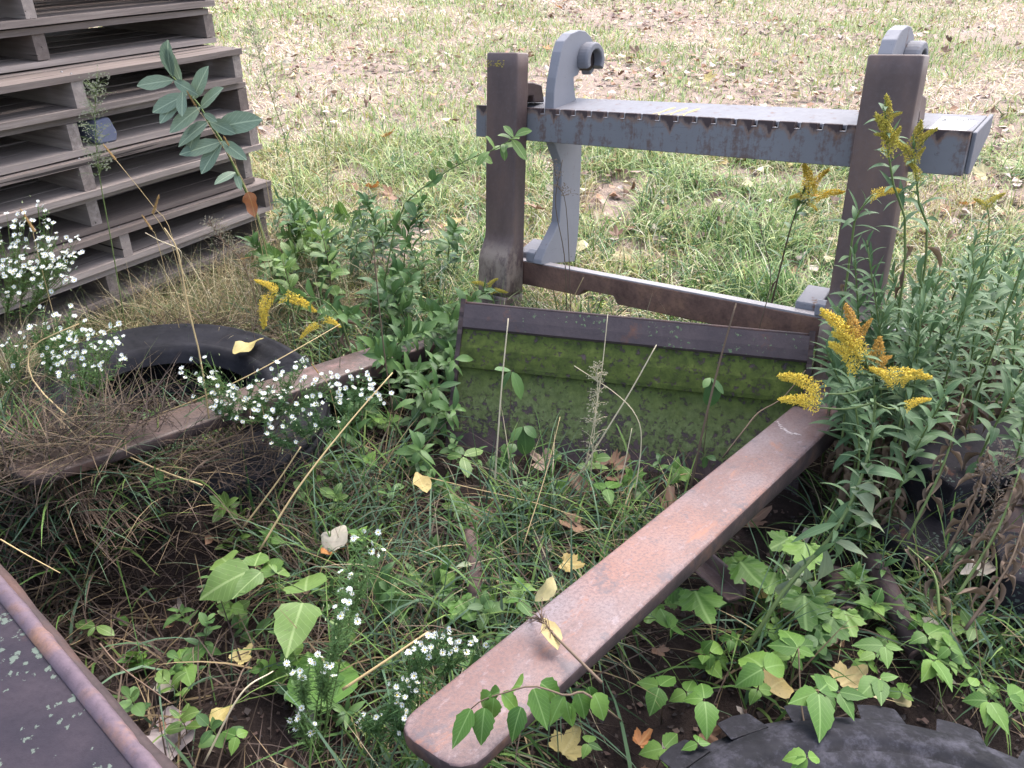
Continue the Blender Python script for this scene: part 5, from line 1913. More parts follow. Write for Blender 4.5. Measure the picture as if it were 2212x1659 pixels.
# ------------------------------------------------------------------ white asters
def aster_flower(seed):
    r = random.Random(seed)
    mb = MB()
    n = 13
    for i in range(n):
        a = 2 * PI * i / n + r.uniform(-0.12, 0.12)
        l_, w_ = 0.5 * r.uniform(0.85, 1.05), 0.055
        up_ = r.uniform(0.0, 0.16)
        c, s = math.cos(a), math.sin(a)
        f = lambda x, y, z: (x * c - y * s, x * s + y * c, z)
        mb.add([f(0.12, -w_ * 0.6, 0.02), f(0.12, w_ * 0.6, 0.02), f(l_ * 0.75, w_, 0.03 + up_), f(l_, 0, 0.02 + up_), f(l_ * 0.75, -w_, 0.03 + up_)], [(0, 1, 2, 3, 4)])
    ring = [(0.15 * math.cos(q * PI / 3), 0.15 * math.sin(q * PI / 3), 0.03) for q in range(6)] + [(0, 0, 0.09)]
    mb.add(ring, [(q, (q + 1) % 6, 6) for q in range(6)], mi=1)
    return mb.mesh("flower", [M['petal'], M['disc']])


AF = [aster_flower(i) for i in range(3)]
budm = MB()
budm.tube([(0, 0, -0.5), (0, 0, -0.1), (0, 0, 0.35)], 0.22, 0.08, 5)
BUD = budm.mesh("bud", plain("flower_bud", (0.42, 0.46, 0.24), (0.3, 0.36, 0.16), 0.7))


def aster(label, base, ctr, n, sx, sy, yd, size=0.015, needles=500, seed=1, buds=8, upv=(0, -0.45, 0.9), dens=1.0):
    """base: (px,py) of the root, ctr: list of (px,py,y) flower-cloud centres"""
    r = random.Random(seed)
    c0 = Vector(base) if len(base) == 3 else at(*base)
    root_ = thing("aster", c0, label, "aster", "white asters")
    sm = MB()
    nd = MB()
    tips = []
    for (px, py, y) in ctr:
        cen = atY(px, py, y)
        hub = c0.lerp(cen, 0.72) + Vector((0, 0, 0.02))
        main = spline([c0, c0.lerp(hub, 0.5) + Vector((r.uniform(-.02, .02), r.uniform(-.02, .02), 0.03)), hub], 8)
        sm.tube([p - c0 for p in main], 0.0022, 0.0014, 4)
        for i in range(max(2, n // len(ctr))):
            a, rad = r.uniform(0, 6.28), math.sqrt(r.random())
            tip = atY(px + sx * rad * math.cos(a), py + sy * rad * math.sin(a), y + r.uniform(-yd, yd))
            tips.append(tip)
            st_ = main[r.randint(5, 8)]
            mid2 = st_.lerp(tip, 0.5) + Vector((0, 0, -0.008))
            br = spline([st_, mid2, tip], 4)
            sm.tube([p - c0 for p in br], 0.0009, 0.0006, 3, cap=False)
            for q in range(int(needles / n)):
                k = r.randint(0, 3)
                p = br[k].lerp(br[k + 1], r.random()) - c0
                d = Vector((r.gauss(0, 1), r.gauss(0, 1), r.gauss(0.4, 0.8))).normalized() * r.uniform(0.008, 0.026)
                e = d.orthogonal().normalized() * 0.0014
                nd.add([p - e, p + e, p + d], [(0, 1, 2)])
        for q in range(int(60 * dens)):
            k = r.randint(0, 7)
            p = main[k].lerp(main[k + 1], r.random()) - c0
            d = Vector((r.gauss(0, 1), r.gauss(0, 1), r.gauss(0.3, 0.6))).normalized() * r.uniform(0.012, 0.035)
            e = d.orthogonal().normalized() * 0.0018
            nd.add([p - e, p + e, p + d], [(0, 1, 2)])
    sm.build("stem", M['stem'], root_, True)
    tag(nd.build("needle_leaves", M['lf_dark'], root_), kind="stuff")
    for tip in tips:
        o = bpy.data.objects.new("flower", r.choice(AF))
        COL.objects.link(o)
        o.parent = root_
        nrm = Vector(upv) + Vector((r.gauss(0, 0.5), r.gauss(0, 0.4), r.gauss(0, 0.3)))
        s = size * r.uniform(0.75, 1.15)
        o.matrix_local = basis(tip - c0, nrm.orthogonal(), nrm, s)
    for i in range(buds):
        t_ = r.choice(tips) + Vector((r.gauss(0, 0.018), r.gauss(0, 0.015), r.gauss(-0.005, 0.015)))
        o = bpy.data.objects.new("bud", BUD)
        COL.objects.link(o)
        o.parent = root_
        o.matrix_local = basis(t_ - c0, (1, 0, 0), (r.gauss(0, .5), r.gauss(0, .5), 1), size * 0.4)
    return root_


aster("dense white aster at the picture's edge in front of the lower pallets", (40, 760), [(30, 500, 2.30), (60, 560, 2.28), (110, 590, 2.30), (20, 600, 2.26), (130, 545, 2.32)], 150, 55, 45, 0.06, 0.017, 1400, 1, 20)
aster("upright white aster beside the lowest pallets", (90, 720), [(90, 470, 2.36), (100, 510, 2.36)], 20, 26, 45, 0.03, 0.015, 300, 2, 6)
aster("white aster spreading over the left part of the truck tyre", (190, 960), [(190, 740, 2.02), (225, 770, 2.0), (150, 780, 2.02), (230, 720, 2.03)], 54, 46, 38, 0.04, 0.017, 1100, 3, 26)
aster("white aster leaning along the rusty far tine", (600, 960), [(440, 800, 1.98), (540, 850, 1.95), (630, 790, 1.98), (700, 830, 1.97), (560, 900, 1.9)], 70, 52, 30, 0.05, 0.016, 1500, 4, 30)
aster("white aster at the end of the far tine, above the dark weeds", (760, 950), [(770, 820, 2.0), (810, 850, 2.0), (730, 850, 1.98)], 40, 42, 24, 0.04, 0.015, 800, 5, 14)
aster("small white aster low in front of the truck tyre", (40, 900), [(30, 740, 2.12), (10, 800, 2.08)], 14, 30, 25, 0.03, 0.014, 400, 6, 8)
aster("lanky white aster in the near foreground beside bare soil", (690, 1640), [(650, 1560, 1.02), (700, 1440, 1.06), (740, 1330, 1.12), (800, 1170, 1.22), (640, 1440, 1.06), (755, 1250, 1.18)], 48, 38, 34, 0.03, 0.014, 2600, 7, 40)
aster("white aster with open daisies beside the tip of the long tine", (900, 1560), [(960, 1385, 1.10), (1010, 1400, 1.09), (900, 1400, 1.1), (880, 1480, 1.05)], 40, 42, 28, 0.03, 0.014, 1500, 8, 30)
aster("sparse white aster in the grass under the tip of the long tine", (820, 1630), [(850, 1520, 1.02), (880, 1560, 1.0), (800, 1560, 1.02)], 16, 40, 45, 0.03, 0.013, 900, 9, 16)

aster("white aster hiding the left rim of the truck tyre", (110, 880), [(120, 760, 2.10), (100, 700, 2.14), (150, 690, 2.12)], 40, 44, 40, 0.05, 0.015, 1600, 10, 24)
aster("white aster draped over the middle of the far tine", (500, 980), [(500, 870, 1.93), (460, 850, 1.95), (580, 830, 1.96), (650, 860, 1.93)], 44, 50, 34, 0.04, 0.015, 2000, 11, 40)
aster("budding aster with few flowers above the dark tread of the tyre", (680, 1010), [(640, 910, 1.9), (700, 890, 1.92), (600, 950, 1.86)], 20, 46, 30, 0.04, 0.014, 1800, 12, 40)

# ------------------------------------------------------------------ small broad-leaved weeds filling the tangle
sw = random.Random(31)
zones = [("in the grass between bare soil and the long tine", 46, (420, 1180, 990, 1600)), ("below the long tine among ivy and litter", 26, (1330, 2100, 1180, 1480)), ("around the near side of the truck tyre", 26, (330, 920, 880, 1120)), ("on the dark soil near the ramp", 7, (180, 520, 1280, 1640)), ("left of the truck tyre at the picture's edge", 16, (0, 110, 760, 980)),
         ("in front of the mossy bucket", 14, (960, 1500, 960, 1080))]
for zname, cnt, (x0, x1, y0, y1) in zones:
    k = 0
    kinds = [('ovalb', "light green"), ('oval', "dark green"), ('dark', "pointed-leaved"), ('ivy', "toothed-leaved"), ('pal', "pale drooping")]
    while k < cnt:
        p = at(sw.uniform(x0, x1), sw.uniform(y0, y1))
        if blocked(p.x, p.y, 0.03) or on_seg(p.x, p.y, HEEL_R, TIP_R, 0.12): continue
        kd, word = kinds[k % 5 if k % 5 < 4 else sw.choice([1, 2, 4])]
        h = sw.uniform(0.05, 0.15)
        tip = p + Vector((sw.uniform(-0.05, 0.05), sw.uniform(-0.06, 0.03), h))
        stalk("small_weed", "small " + word + " weed " + zname, "weed", "small weeds " + zname, [p, p.lerp(tip, 0.5) + Vector((0.004, 0, 0.008)), tip], 0.0016, kd, sw.randint(6, 11), 0.3, 1.0, (0.028, 0.06), 0.7, (-0.1, 0.7), sw.choice(['stem', 'stem_red']), 0.0, 700 + k, 6)
        k += 1

# ------------------------------------------------------------------ foxtails and dry stems
fm = MB()
rf = random.Random(8)
fv, ff = [], []
for i in range(260):
    t = rf.random()
    a = rf.uniform(0, 6.28)
    d = Vector((math.cos(a), rf.uniform(0.5, 1.2), math.sin(a))).normalized()
    p = Vector((0.03 * math.cos(a), t * 0.9, 0.03 * math.sin(a)))
    l_ = rf.uniform(0.06, 0.14) * (1 - 0.5 * t)
    e = d.orthogonal().normalized() * 0.011
    o_ = len(fv)
    fv += [p - e, p + e, p + d * l_]
    ff.append((o_, o_ + 1, o_ + 2))
fm.add([tuple(v) for v in fv], ff)
fm.tube([(0, 0, 0), (0, 0.3, 0), (0, 0.7, 0), (0, 0.95, 0)], 0.055, 0.02, 6)
FOX = fm.mesh("seed_head", M['foxtail'])


def foxtail(label, head0, head1, path, mat='straw', r=0.0012):
    """head0 -> head1: lower and upper end of the seed head (px, py, y); path: further points down to the root"""
    h0, h1 = atY(*head0), atY(*head1)
    pp = [h0] + [atY(*p) for p in path]
    pp[-1].z = min(pp[-1].z, hgt(pp[-1].x, pp[-1].y))
    org = pp[-1]
    root_ = thing("foxtail", org, label, "foxtail grass", "foxtail grasses")
    mb = MB()
    mb.tube([c - org for c in spline(pp[::-1], 10)], r, r * 0.7, 4)
    mb.build("stem", M[mat], root_, True)
    o = link("seed_head", FOX, root_)
    d = h1 - h0
    o.matrix_local = basis(h0 - org, d, (0, -1, 0.5), d.length, d.length * 0.85)


for lab, a, b, path in [
    ("foxtail with a tan head leaning left, low in front of the pallets", (250, 345, 2.6), (221, 309, 2.6), [(330, 445, 2.62), (375, 520, 2.64), (400, 620, 2.66)]),
    ("upright foxtail with a golden head before the third gap of the pallets", (330, 461, 2.6), (344, 419, 2.6), [(350, 490, 2.62), (380, 560, 2.66), (395, 640, 2.7)]),
    ("small foxtail with a bent golden head near the foot of the pallets", (328, 496, 2.6), (305, 462, 2.6), [(345, 540, 2.62), (365, 600, 2.64)]),
    ("foxtail with a tan head in front of the dense white aster", (75, 500, 2.3), (42, 448, 2.3), [(80, 540, 2.3), (90, 640, 2.32)]),
    ("foxtail head lying against the milkweed stem, upper one", (422, 228, 2.9), (402, 194, 2.88), [(470, 300, 2.95), (540, 430, 3.0), (575, 560, 3.05)]),
    ("foxtail head beside the lower milkweed leaves", (500, 325, 2.95), (482, 292, 2.95), [(515, 370, 2.98), (560, 480, 3.02), (590, 580, 3.06)]),
    ("foxtail with a golden head next to the far corner of the pallets", (562, 290, 3.3), (551, 266, 3.3), [(570, 360, 3.3), (590, 460, 3.3)]),
    ("foxtail with a yellow head in the bright grass beyond the pallets", (645, 282, 3.7), (652, 265, 3.7), [(640, 320, 3.7), (620, 400, 3.7)]),
    ("foxtail lying low in the tan grass in front of the lowest pallet", (520, 560, 2.9), (540, 555, 2.9), [(480, 580, 2.9), (440, 640, 2.9)]),
    ("foxtail with a bristly head crossing the far tine", (688, 806, 2.1), (672, 785, 2.1), [(715, 850, 2.1), (740, 930, 2.1)]),
    ("pale foxtail in the yellow grass behind the leafy weeds", (735, 215, 4.1), (742, 198, 4.1), [(725, 260, 4.1), (700, 330, 4.1)]),
    ("foxtail with a drooping head above the dark leafy weeds", (690, 380, 3.5), (672, 366, 3.5), [(700, 430, 3.5), (690, 520, 3.5)]),
]:
    foxtail(lab, a, b, path)


def straw(label, pts_, r=0.0015, mat='straw', name="dry_stem", group="dry stems"):
    pp = [atY(*p) if len(p) == 3 else at(*p) for p in pts_]
    pp[0].z = max(pp[0].z, hgt(pp[0].x, pp[0].y) - 0.01)
    cur_ = spline(pp, 14)
    o_ = cur_[0]
    mb = MB()
    mb.tube([c - o_ for c in cur_], r, r * 0.6, 5)
    ob = mb.build(name, M[mat], None, True)
    ob.location = o_
    tag(ob, label, "dry stem", group)
    return ob


straw("long arching golden straw hooping over the near side of the tyre", [(437, 1048, 1.72), (333, 1011, 1.76), (233, 961, 1.82), (133, 888, 1.90), (70, 820, 1.98), (62, 765, 2.02), (90, 735, 2.04), (170, 700, 2.05)], 0.0028)
straw("tall bent golden stalk rising from the tyre", [(470, 1050, 1.95), (455, 930, 1.98), (432, 770, 2.02), (405, 660, 2.05), (385, 545, 2.08), (355, 492, 2.1)], 0.0028)
straw("pale bleached straw crossing the lowest pallets", [(392, 570, 2.6), (388, 540, 2.55), (345, 520, 2.5), (314, 503, 2.45)], 0.0022, 'straw_pale')
straw("straw lying on the far tine from the golden stalk to the plumes", [(330, 900, 2.1), (420, 865, 2.08), (530, 815, 2.1), (640, 755, 2.2), (735, 700, 2.35)], 0.0022)
straw("brown bent stalk in the dark grass right of the tyre", [(525, 1140, 1.72), (600, 1040, 1.78), (650, 965, 1.82)], 0.0028)
straw("long tan stalk slanting beside the dark leafy weeds", [(560, 1190, 1.62), (640, 1060, 1.72), (740, 930, 1.85), (848, 805, 2.0)], 0.003)
straw("upright white straw in front of the left part of the mossy bucket", [(1068, 1050, 1.98), (1075, 950, 2.0), (1085, 820, 2.03), (1098, 688, 2.06)], 0.0030, 'straw_pale')
straw("thin pale straw in front of the middle of the mossy bucket", [(1255, 1050, 2.0), (1280, 930, 2.0), (1300, 800, 2.03), (1313, 678, 2.06)], 0.0020, 'straw_pale')
straw("slanting pale straw crossing the mossy bucket", [(1230, 1060, 1.98), (1310, 930, 2.0), (1365, 840, 2.02), (1418, 745, 2.04)], 0.0028, 'straw_pale')
straw("tall brown twiggy stem in front of the bucket and lower bar", [(1490, 1060, 1.85), (1525, 900, 1.9), (1555, 780, 1.95), (1590, 655, 2.0)], 0.0038, 'stem_red')
straw("dark bent twig leaning on the tine in front of the bucket", [(1560, 990, 1.9), (1610, 925, 1.95), (1640, 890, 2.0), (1690, 860, 2.05), (1740, 800, 2.1)], 0.0026, 'stem_red')
straw("curved pale straw arching before the bucket's lower corner", [(1370, 1080, 1.9), (1385, 960, 1.95), (1375, 900, 1.97), (1330, 850, 2.0), (1240, 790, 2.02)], 0.0018, 'straw_pale')
straw("pair-like thin straw by the bucket's lower edge", [(1330, 1090, 1.9), (1350, 1000, 1.92), (1365, 925, 1.95)], 0.002, 'straw_pale')
straw("long straw lying through the grass below the bucket", [(900, 1025, 1.95), (1000, 1050, 1.9), (1150, 1085, 1.82), (1260, 1120, 1.78)], 0.0016, 'straw')
straw("tall straw rising past the left tip of the tine", [(1130, 1180, 1.6), (1180, 1020, 1.75), (1210, 900, 1.85)], 0.0014, 'straw')
straw("pale straw slanting over bare soil near the ramp", [(0, 1165, 1.45), (60, 1200, 1.42), (130, 1238, 1.4)], 0.002, 'straw')
straw("thin white straw above the dark hollow", [(60, 1075, 1.75), (130, 1100, 1.72), (210, 1140, 1.68)], 0.0016, 'straw_pale')
straw("golden cut stem lying on the soil near the ferny aster", [(740, 1490, 1.1), (830, 1430, 1.14), (925, 1365, 1.2)], 0.0035, 'straw')
straw("brown twig on the soil beside the ramp lip", [(215, 1390, 1.24), (260, 1440, 1.2), (370, 1520, 1.12)], 0.0022, 'straw_brown')
straw("pale kinked twig in the near litter", [(440, 1650, 0.98), (520, 1500, 1.05), (590, 1450, 1.1)], 0.0022, 'straw_pale')
straw("dark stem with dried seed beads in front of the far hook plate", [(1225, 720, 2.8), (1220, 560, 2.78), (1200, 440, 2.76), (1215, 345, 2.75)], 0.002, 'stem_red')
straw("golden stem crossing the lower bar", [(1210, 700, 2.7), (1240, 640, 2.68), (1260, 600, 2.66)], 0.0022, 'straw')
straw("brown stem bending over the lower bar near the goldenrod", [(1630, 760, 2.4), (1645, 690, 2.42), (1665, 600, 2.45), (1640, 480, 2.5)], 0.002, 'stem_red')
straw("dark grey weed stem with a shrivelled leaf right of the tyre", [(850, 900, 2.3), (830, 760, 2.34), (815, 620, 2.38), (805, 520, 2.4)], 0.0028, 'stem_red')
straw("stiff straw beside the dense aster", [(60, 880, 2.1), (150, 1000, 1.9), (190, 1090, 1.8)], 0.0016, 'straw_brown')
straw("pale vine stem running down onto the lugged tyre", [(1745, 1640, 0.98), (1740, 1580, 1.02), (1730, 1510, 1.08), (1725, 1400, 1.15)], 0.0024, 'stem_red')

# bundle of matted straw stalks beside the near rim of the tyre
bs = MB()
rb_ = random.Random(12)
p0, p1 = atY(35, 965, 1.86), atY(250, 1160, 1.62)
org = p1.copy()
org.z = hgt(p1.x, p1.y)
for i in range(85):
    a = p0 + Vector((rb_.gauss(0, 0.055), rb_.gauss(0.02, 0.05), rb_.gauss(0.02, 0.03)))
    b = p0.lerp(p1, rb_.uniform(0.6, 1.1)) + Vector((rb_.gauss(0, 0.035), rb_.gauss(0, 0.03), rb_.gauss(0.02, 0.02)))
    m_ = a.lerp(b, 0.5) + Vector((rb_.gauss(0, 0.02), 0, rb_.gauss(0.02, 0.015)))
    bs.tube([c - org for c in spline([a, m_, b], 5)], 0.0013, 0.0009, 3, cap=False)
o = bs.build("straw_bundle", M['straw_brown'], None)
o.location = org
tag(o, "flattened sheaf of withered brown straw beside the near rim of the tyre", "dry grass", None, "stuff")

# bolted wispy seed plants in front of the pallets
def wispy(label, path, spread, n, mat='stem', dots=(0.30, 0.26, 0.17), seed=1, t0=0.45):
    r = random.Random(seed)
    pp = [atY(*p) for p in path]
    pp[0].z = min(pp[0].z, hgt(pp[0].x, pp[0].y))
    cur_ = spline(pp, 16)
    org = cur_[0]
    root_ = thing("seeding_weed", org, label, "weed", "wispy seeding weeds")
    mb = MB()
    mb.tube([c - org for c in cur_], 0.0022, 0.0009, 4)
    mb.build("stem", M[mat], root_, True)
    tw, ht = MB(), MB()
    for i in range(n):
        t = t0 + (1 - t0) * r.random()
        k = min(int(t * 16), 15)
        p = cur_[k].lerp(cur_[k + 1], t * 16 - k) - org
        d = Vector((r.gauss(0, 1), r.gauss(0, 0.7), abs(r.gauss(0.5, 0.5)))).normalized() * spread * r.uniform(0.3, 1.0) * (1.25 - t * 0.7)
        tw.tube([p, p + d * 0.6 + Vector((0, 0, 0.004)), p + d], 0.0006, 0.0004, 3, cap=False)
        for q in range(4):
            c = p + d * r.uniform(0.4, 1.0) + Vector((r.gauss(0, .006), r.gauss(0, .006), r.gauss(0, .006)))
            s = r.uniform(0.0014, 0.003)
            ht.add([c + Vector((s, 0, 0)), c + Vector((-s, s, 0)), c + Vector((-s, -s, 0)), c + Vector((0, 0, s * 1.8))], [(0, 1, 3), (1, 2, 3), (2, 0, 3)])
    tw.build("twigs", M[mat], root_)
    tag(ht.build("seed_fluff", plain("seed_fluff", dots, tuple(c * 0.6 for c in dots), 0.9), root_), kind="stuff")


wispy("tall wispy seeding weed standing in front of the middle of the pallets", [(245, 640, 2.75), (240, 520, 2.73), (215, 380, 2.7), (205, 260, 2.68), (210, 160, 2.66)], 0.085, 130, 'stem', (0.30, 0.29, 0.2), 1, 0.5)
wispy("thin seeding weed with a dark tip beyond the pallet corner", [(650, 460, 3.5), (625, 340, 3.48), (590, 220, 3.46), (560, 120, 3.45), (545, 62, 3.45)], 0.10, 80, 'stem', (0.3, 0.28, 0.18), 2, 0.3)
wispy("feathery pale seeding weed at the foot of the far pallet corner", [(560, 640, 2.95), (530, 580, 2.93), (480, 520, 2.9), (450, 475, 2.88)], 0.10, 110, 'straw_brown', (0.34, 0.29, 0.2), 3, 0.2)
wispy("pale feathery seed stem in front of the middle of the mossy bucket", [(1275, 1020, 1.96), (1283, 940, 1.98), (1290, 860, 2.0), (1290, 790, 2.02)], 0.05, 70, 'straw_pale', (0.34, 0.31, 0.2), 4, 0.2)
wispy("dry beaded seed stem in front of the far hook plate", [(1240, 700, 2.76), (1225, 470, 2.73), (1205, 400, 2.72), (1195, 350, 2.71)], 0.05, 26, 'stem_red', (0.16, 0.12, 0.09), 5, 0.45)
wispy("dark grey dried weed in front of the lowest tie", [(2160, 1200, 1.5), (2150, 1080, 1.55), (2170, 980, 1.6)], 0.10, 80, 'stem_red', (0.14, 0.11, 0.09), 6, 0.2)
wispy("wispy seeding weed beside the goldenrod, thin and greenish", [(690, 330, 3.9), (700, 290, 3.9), (665, 220, 3.9)], 0.06, 30, 'stem', (0.3, 0.28, 0.18), 7, 0.3)

# ------------------------------------------------------------------ three-leaved ivy and other broad leaves
def trifoliate(label, ctr, dz, tips, group="three-leaved ivy plants", kind='ivy', name="ivy", cat="ivy", wide=1.0, root_px=None):
    """ctr: px where the three leaflets meet, dz height above ground; tips: px of leaflet tips"""
    d0 = at(*ctr)
    z = hgt(d0.x, d0.y) + dz
    c = Pz(ctr[0], ctr[1], z)
    z = hgt(c.x, c.y) + dz
    vert = 'mossy bucket' in label
    if vert: c = atY(ctr[0], ctr[1], 2.10)
    b = Vector((c.x + random.uniform(-0.03, 0.03), c.y + random.uniform(0.0, 0.05), 0))
    b.z = hgt(b.x, b.y)
    root_ = thing(name, b, label, cat, group)
    mb = MB()
    mb.tube([q - b for q in spline([b, b.lerp(c, 0.6) + Vector((0.005, 0.005, 0.005)), c], 5)], 0.0016, 0.0009, 4)
    mb.build("stem", M['stem_red'], root_, True)
    for tx, ty_ in tips:
        q = atY(tx, ty_, 2.07) if vert else Pz(tx, ty_, z - random.uniform(0.0, 0.02))
        d = q - c
        leaf_obj(root_, b, random.choice(V[kind]), c + d * 0.06, d, (random.uniform(-.25, .25), random.uniform(-0.5, 0.0), 1), d.length * 1.0, "leaflet", wide)
    return root_


def zr(x, y):       # helper: positions measured on the lower right enlargement
    return (1474.7 + x / 3, 1106 + y / 3)


def zm(x, y):
    return (737.3 + x / 3, 1106 + y / 3)


def zl(x, y):
    return (x / 3, 1106 + y / 3)


iv = [
    ("three-leaved ivy with bright leaves catching the light beside the yellow fallen leaf", zr(525, 1015), 0.24, [zr(355, 860), zr(700, 965), zr(345, 1110)]),
    ("upright three-leaved ivy above the bright one", zr(748, 885), 0.22, [zr(640, 710), zr(550, 850), zr(858, 930)]),
    ("three-leaved ivy at the edge of the long tine's shadow", zr(140, 1215), 0.24, [zr(125, 1085), zr(-10, 1190), zr(175, 1450)]),
    ("three-leaved ivy with one large leaf hanging over the lugged tyre", zr(880, 1165), 0.27, [zr(700, 1235), zr(905, 1455), zr(1000, 1060)]),
    ("three-leaved ivy with a jagged leaf touching the lugged tyre", zr(1010, 1165), 0.26, [zr(1115, 1335), zr(840, 1040), zr(1190, 1200)]),
    ("dull green three-leaved ivy behind the yellow maple leaf", zr(1310, 865), 0.18, [zr(1105, 860), zr(1425, 890), zr(1330, 1005)]),
    ("three-leaved ivy right of the yellow maple leaf", zr(1275, 1075), 0.2, [zr(1140, 1190), zr(1395, 1065), zr(1290, 1240)]),
    ("three-leaved ivy over the dark litter by the tyre's far rim", zr(1625, 960), 0.18, [zr(1575, 870), zr(1560, 1085), zr(1760, 1135)]),
    ("small three-leaved ivy among the litter near the dark pipes", zr(1580, 800), 0.14, [zr(1480, 830), zr(1720, 720), zr(1840, 920)]),
    ("three-leaved ivy hanging over the tyre's right rim", zr(1985, 1225), 0.2, [zr(1815, 1205), zr(1985, 1380), zr(2115, 1420)]),
    ("ivy sprig lying on the lugged tyre itself", zr(810, 1590), 0.31, [zr(630, 1570), zr(900, 1590), zr(700, 1680)]),
    ("ivy at the near corner of the lugged tyre", zr(100, 1500), 0.22, [zr(-5, 1540), zr(180, 1500), zr(110, 1420)]),
    ("dark ivy with round leaves below the long tine", zm(2060, 1130), 0.14, [zm(1920, 1100), zm(2160, 1060), zm(2010, 1310)]),
    ("ivy with rounded leaves under the middle of the long tine", zm(2130, 760), 0.16, [zm(2070, 620), zm(2212, 700), zm(2160, 830)]),
    ("ivy shoot with narrow leaves near the tip of the long tine", zm(1600, 1500), 0.14, [zm(1620, 1410), zm(1570, 1590), zm(1690, 1540)]),
    ("pale blue-green ivy in the near corner under the tine", zm(2090, 1530), 0.14, [zm(1930, 1560), zm(2190, 1420), zm(2110, 1640)]),
    ("ivy with toothed leaves beside the rusty pipe end", zm(1150, 580), 0.18, [zm(1050, 560), zm(1160, 660), zm(1240, 680)]),
    ("single bright ivy behind the tip of the withered stalk", zr(2110, 1200), 0.2, [zr(2212, 1150), zr(2250, 1280), zr(2100, 1260)]),
    ("ivy growing on the mossy bucket near its left side", (1105, 800), 0.25, [(1082, 835), (1128, 860), (1070, 800)]),
    ("ivy against the lower left part of the mossy bucket", (1130, 920), 0.14, [(1105, 950), (1160, 940), (1140, 985)]),
    ("small ivy against the right part of the mossy bucket", (1535, 815), 0.22, [(1520, 835), (1560, 850), (1540, 880)]),
    ("small ivy at the foot of the mossy bucket near the tine", (1525, 985), 0.12, [(1505, 975), (1545, 990), (1520, 1010)]),
    ("ivy leaves in the grass below the bucket", (1310, 1055), 0.12, [(1280, 1045), (1345, 1035), (1320, 1090)]),
    ("yellow-green ivy below the bucket's left corner", (1000, 985), 0.14, [(965, 985), (1040, 975), (1010, 1025)]),
    ("dark ivy seedling on the bare soil near the ramp", zl(1195, 990), 0.08, [zl(1160, 870), zl(1340, 850), zl(1230, 1100), zl(1080, 1060)]),
    ("low ivy seedling beside the large bright leaves", zl(1490, 620), 0.1, [zl(1400, 600), zl(1610, 630), zl(1470, 700)]),
    ("half-eaten pale ivy seedling on bare soil", zl(620, 740), 0.08, [zl(500, 730), zl(730, 790), zl(570, 800)]),
    ("tiny ivy seedling in the middle of the bare soil", zl(765, 690), 0.05, [zl(740, 660), zl(850, 730), zl(800, 680)]),
    ("ivy leaves under the ferny foreground aster", zl(2080, 1300), 0.1, [zl(1990, 900), zl(2150, 1210), zl(2200, 870)]),
    ("ivy at the base of the foreground aster", (510, 1590), 0.06, [(480, 1580), (540, 1575), (500, 1630)]),
]
for k, (lab, c, dz, tips) in enumerate(iv):
    kd = 'ivy'
    if 'mossy bucket' in lab: kd = 'oval'
    if "bright" in lab or "pale ivy" in lab or "yellow-green" in lab: kd = 'ovalb' if "pale" in lab or "yellow-green" in lab else 'ivy'
    trifoliate(lab, c, dz, tips, kind=kd, wide=1.15 if "round" in lab else 1.0)

ir = random.Random(66)
k = 0
while k < 30:
    cx, cy = ir.uniform(1330, 2160), ir.uniform(1330, 1510)
    p = at(cx, cy)
    if blocked(p.x, p.y, -0.03) or on_seg(p.x, p.y, HEEL_R, TIP_R, 0.10): continue
    a0_ = ir.uniform(0, 6.28)
    rr_ = ir.uniform(26, 46)
    trifoliate("three-leaved ivy in the leaf carpet between the long tine and the lugged tyre", (cx, cy), ir.uniform(0.05, 0.15), [(cx + rr_ * math.cos(a0_ + q_ * 1.9), cy + rr_ * 0.8 * math.sin(a0_ + q_ * 1.9)) for q_ in range(3)], "ivy leaf carpet")
    k += 1

# lobed grape-like leaves
for lab, c, dz, s in (("grape-like lobed leaf plant beside the bowed goldenrod stem", zr(790, 540), 0.16, 0.075), ("lobed green vine leaf under the goldenrod", zr(800, 200), 0.2, 0.075), ("lobed green vine leaf near the dark pipes", zr(970, 680), 0.14, 0.07),
                      ("lobed vine leaf behind the angle iron", zr(600, 390), 0.14, 0.06), ("lobed vine leaf beside the tine's shadow", zr(370, 320), 0.16, 0.07), ("dark lobed vine leaf beneath the long tine", zr(80, 510), 0.16, 0.07),
                      ("lobed yellow-green leaf beside the rusty pipe end", zm(760, 570), 0.10, 0.06), ("broad lobed leaf at the grass edge near the aster", zm(2030, 590), 0.1, 0.05)):
    p = at(*c)
    q = Pz(c[0], c[1], p.z + dz)
    b = Vector((q.x + 0.02, q.y + 0.03, hgt(q.x, q.y)))
    ro = thing("vine_leaf", b, lab, "vine", "lobed vine leaves")
    mb = MB()
    mb.tube([x_ - b for x_ in spline([b, b.lerp(q, 0.5), q], 4)], 0.0014, 0.001, 4)
    mb.build("stem", M['stem_red'], ro)
    leaf_obj(ro, b, random.choice(V['lob_green']), q, (random.uniform(-0.5, 0.5), -0.8, -0.1), (0, -0.35, 1), s * 1.4)
    leaf_obj(ro, b, random.choice(V['lob_green']), q + Vector((random.uniform(-.05, .05), 0.04, -0.02)), (random.uniform(-1, 1), -0.4, -0.1), (0, -0.35, 1), s)

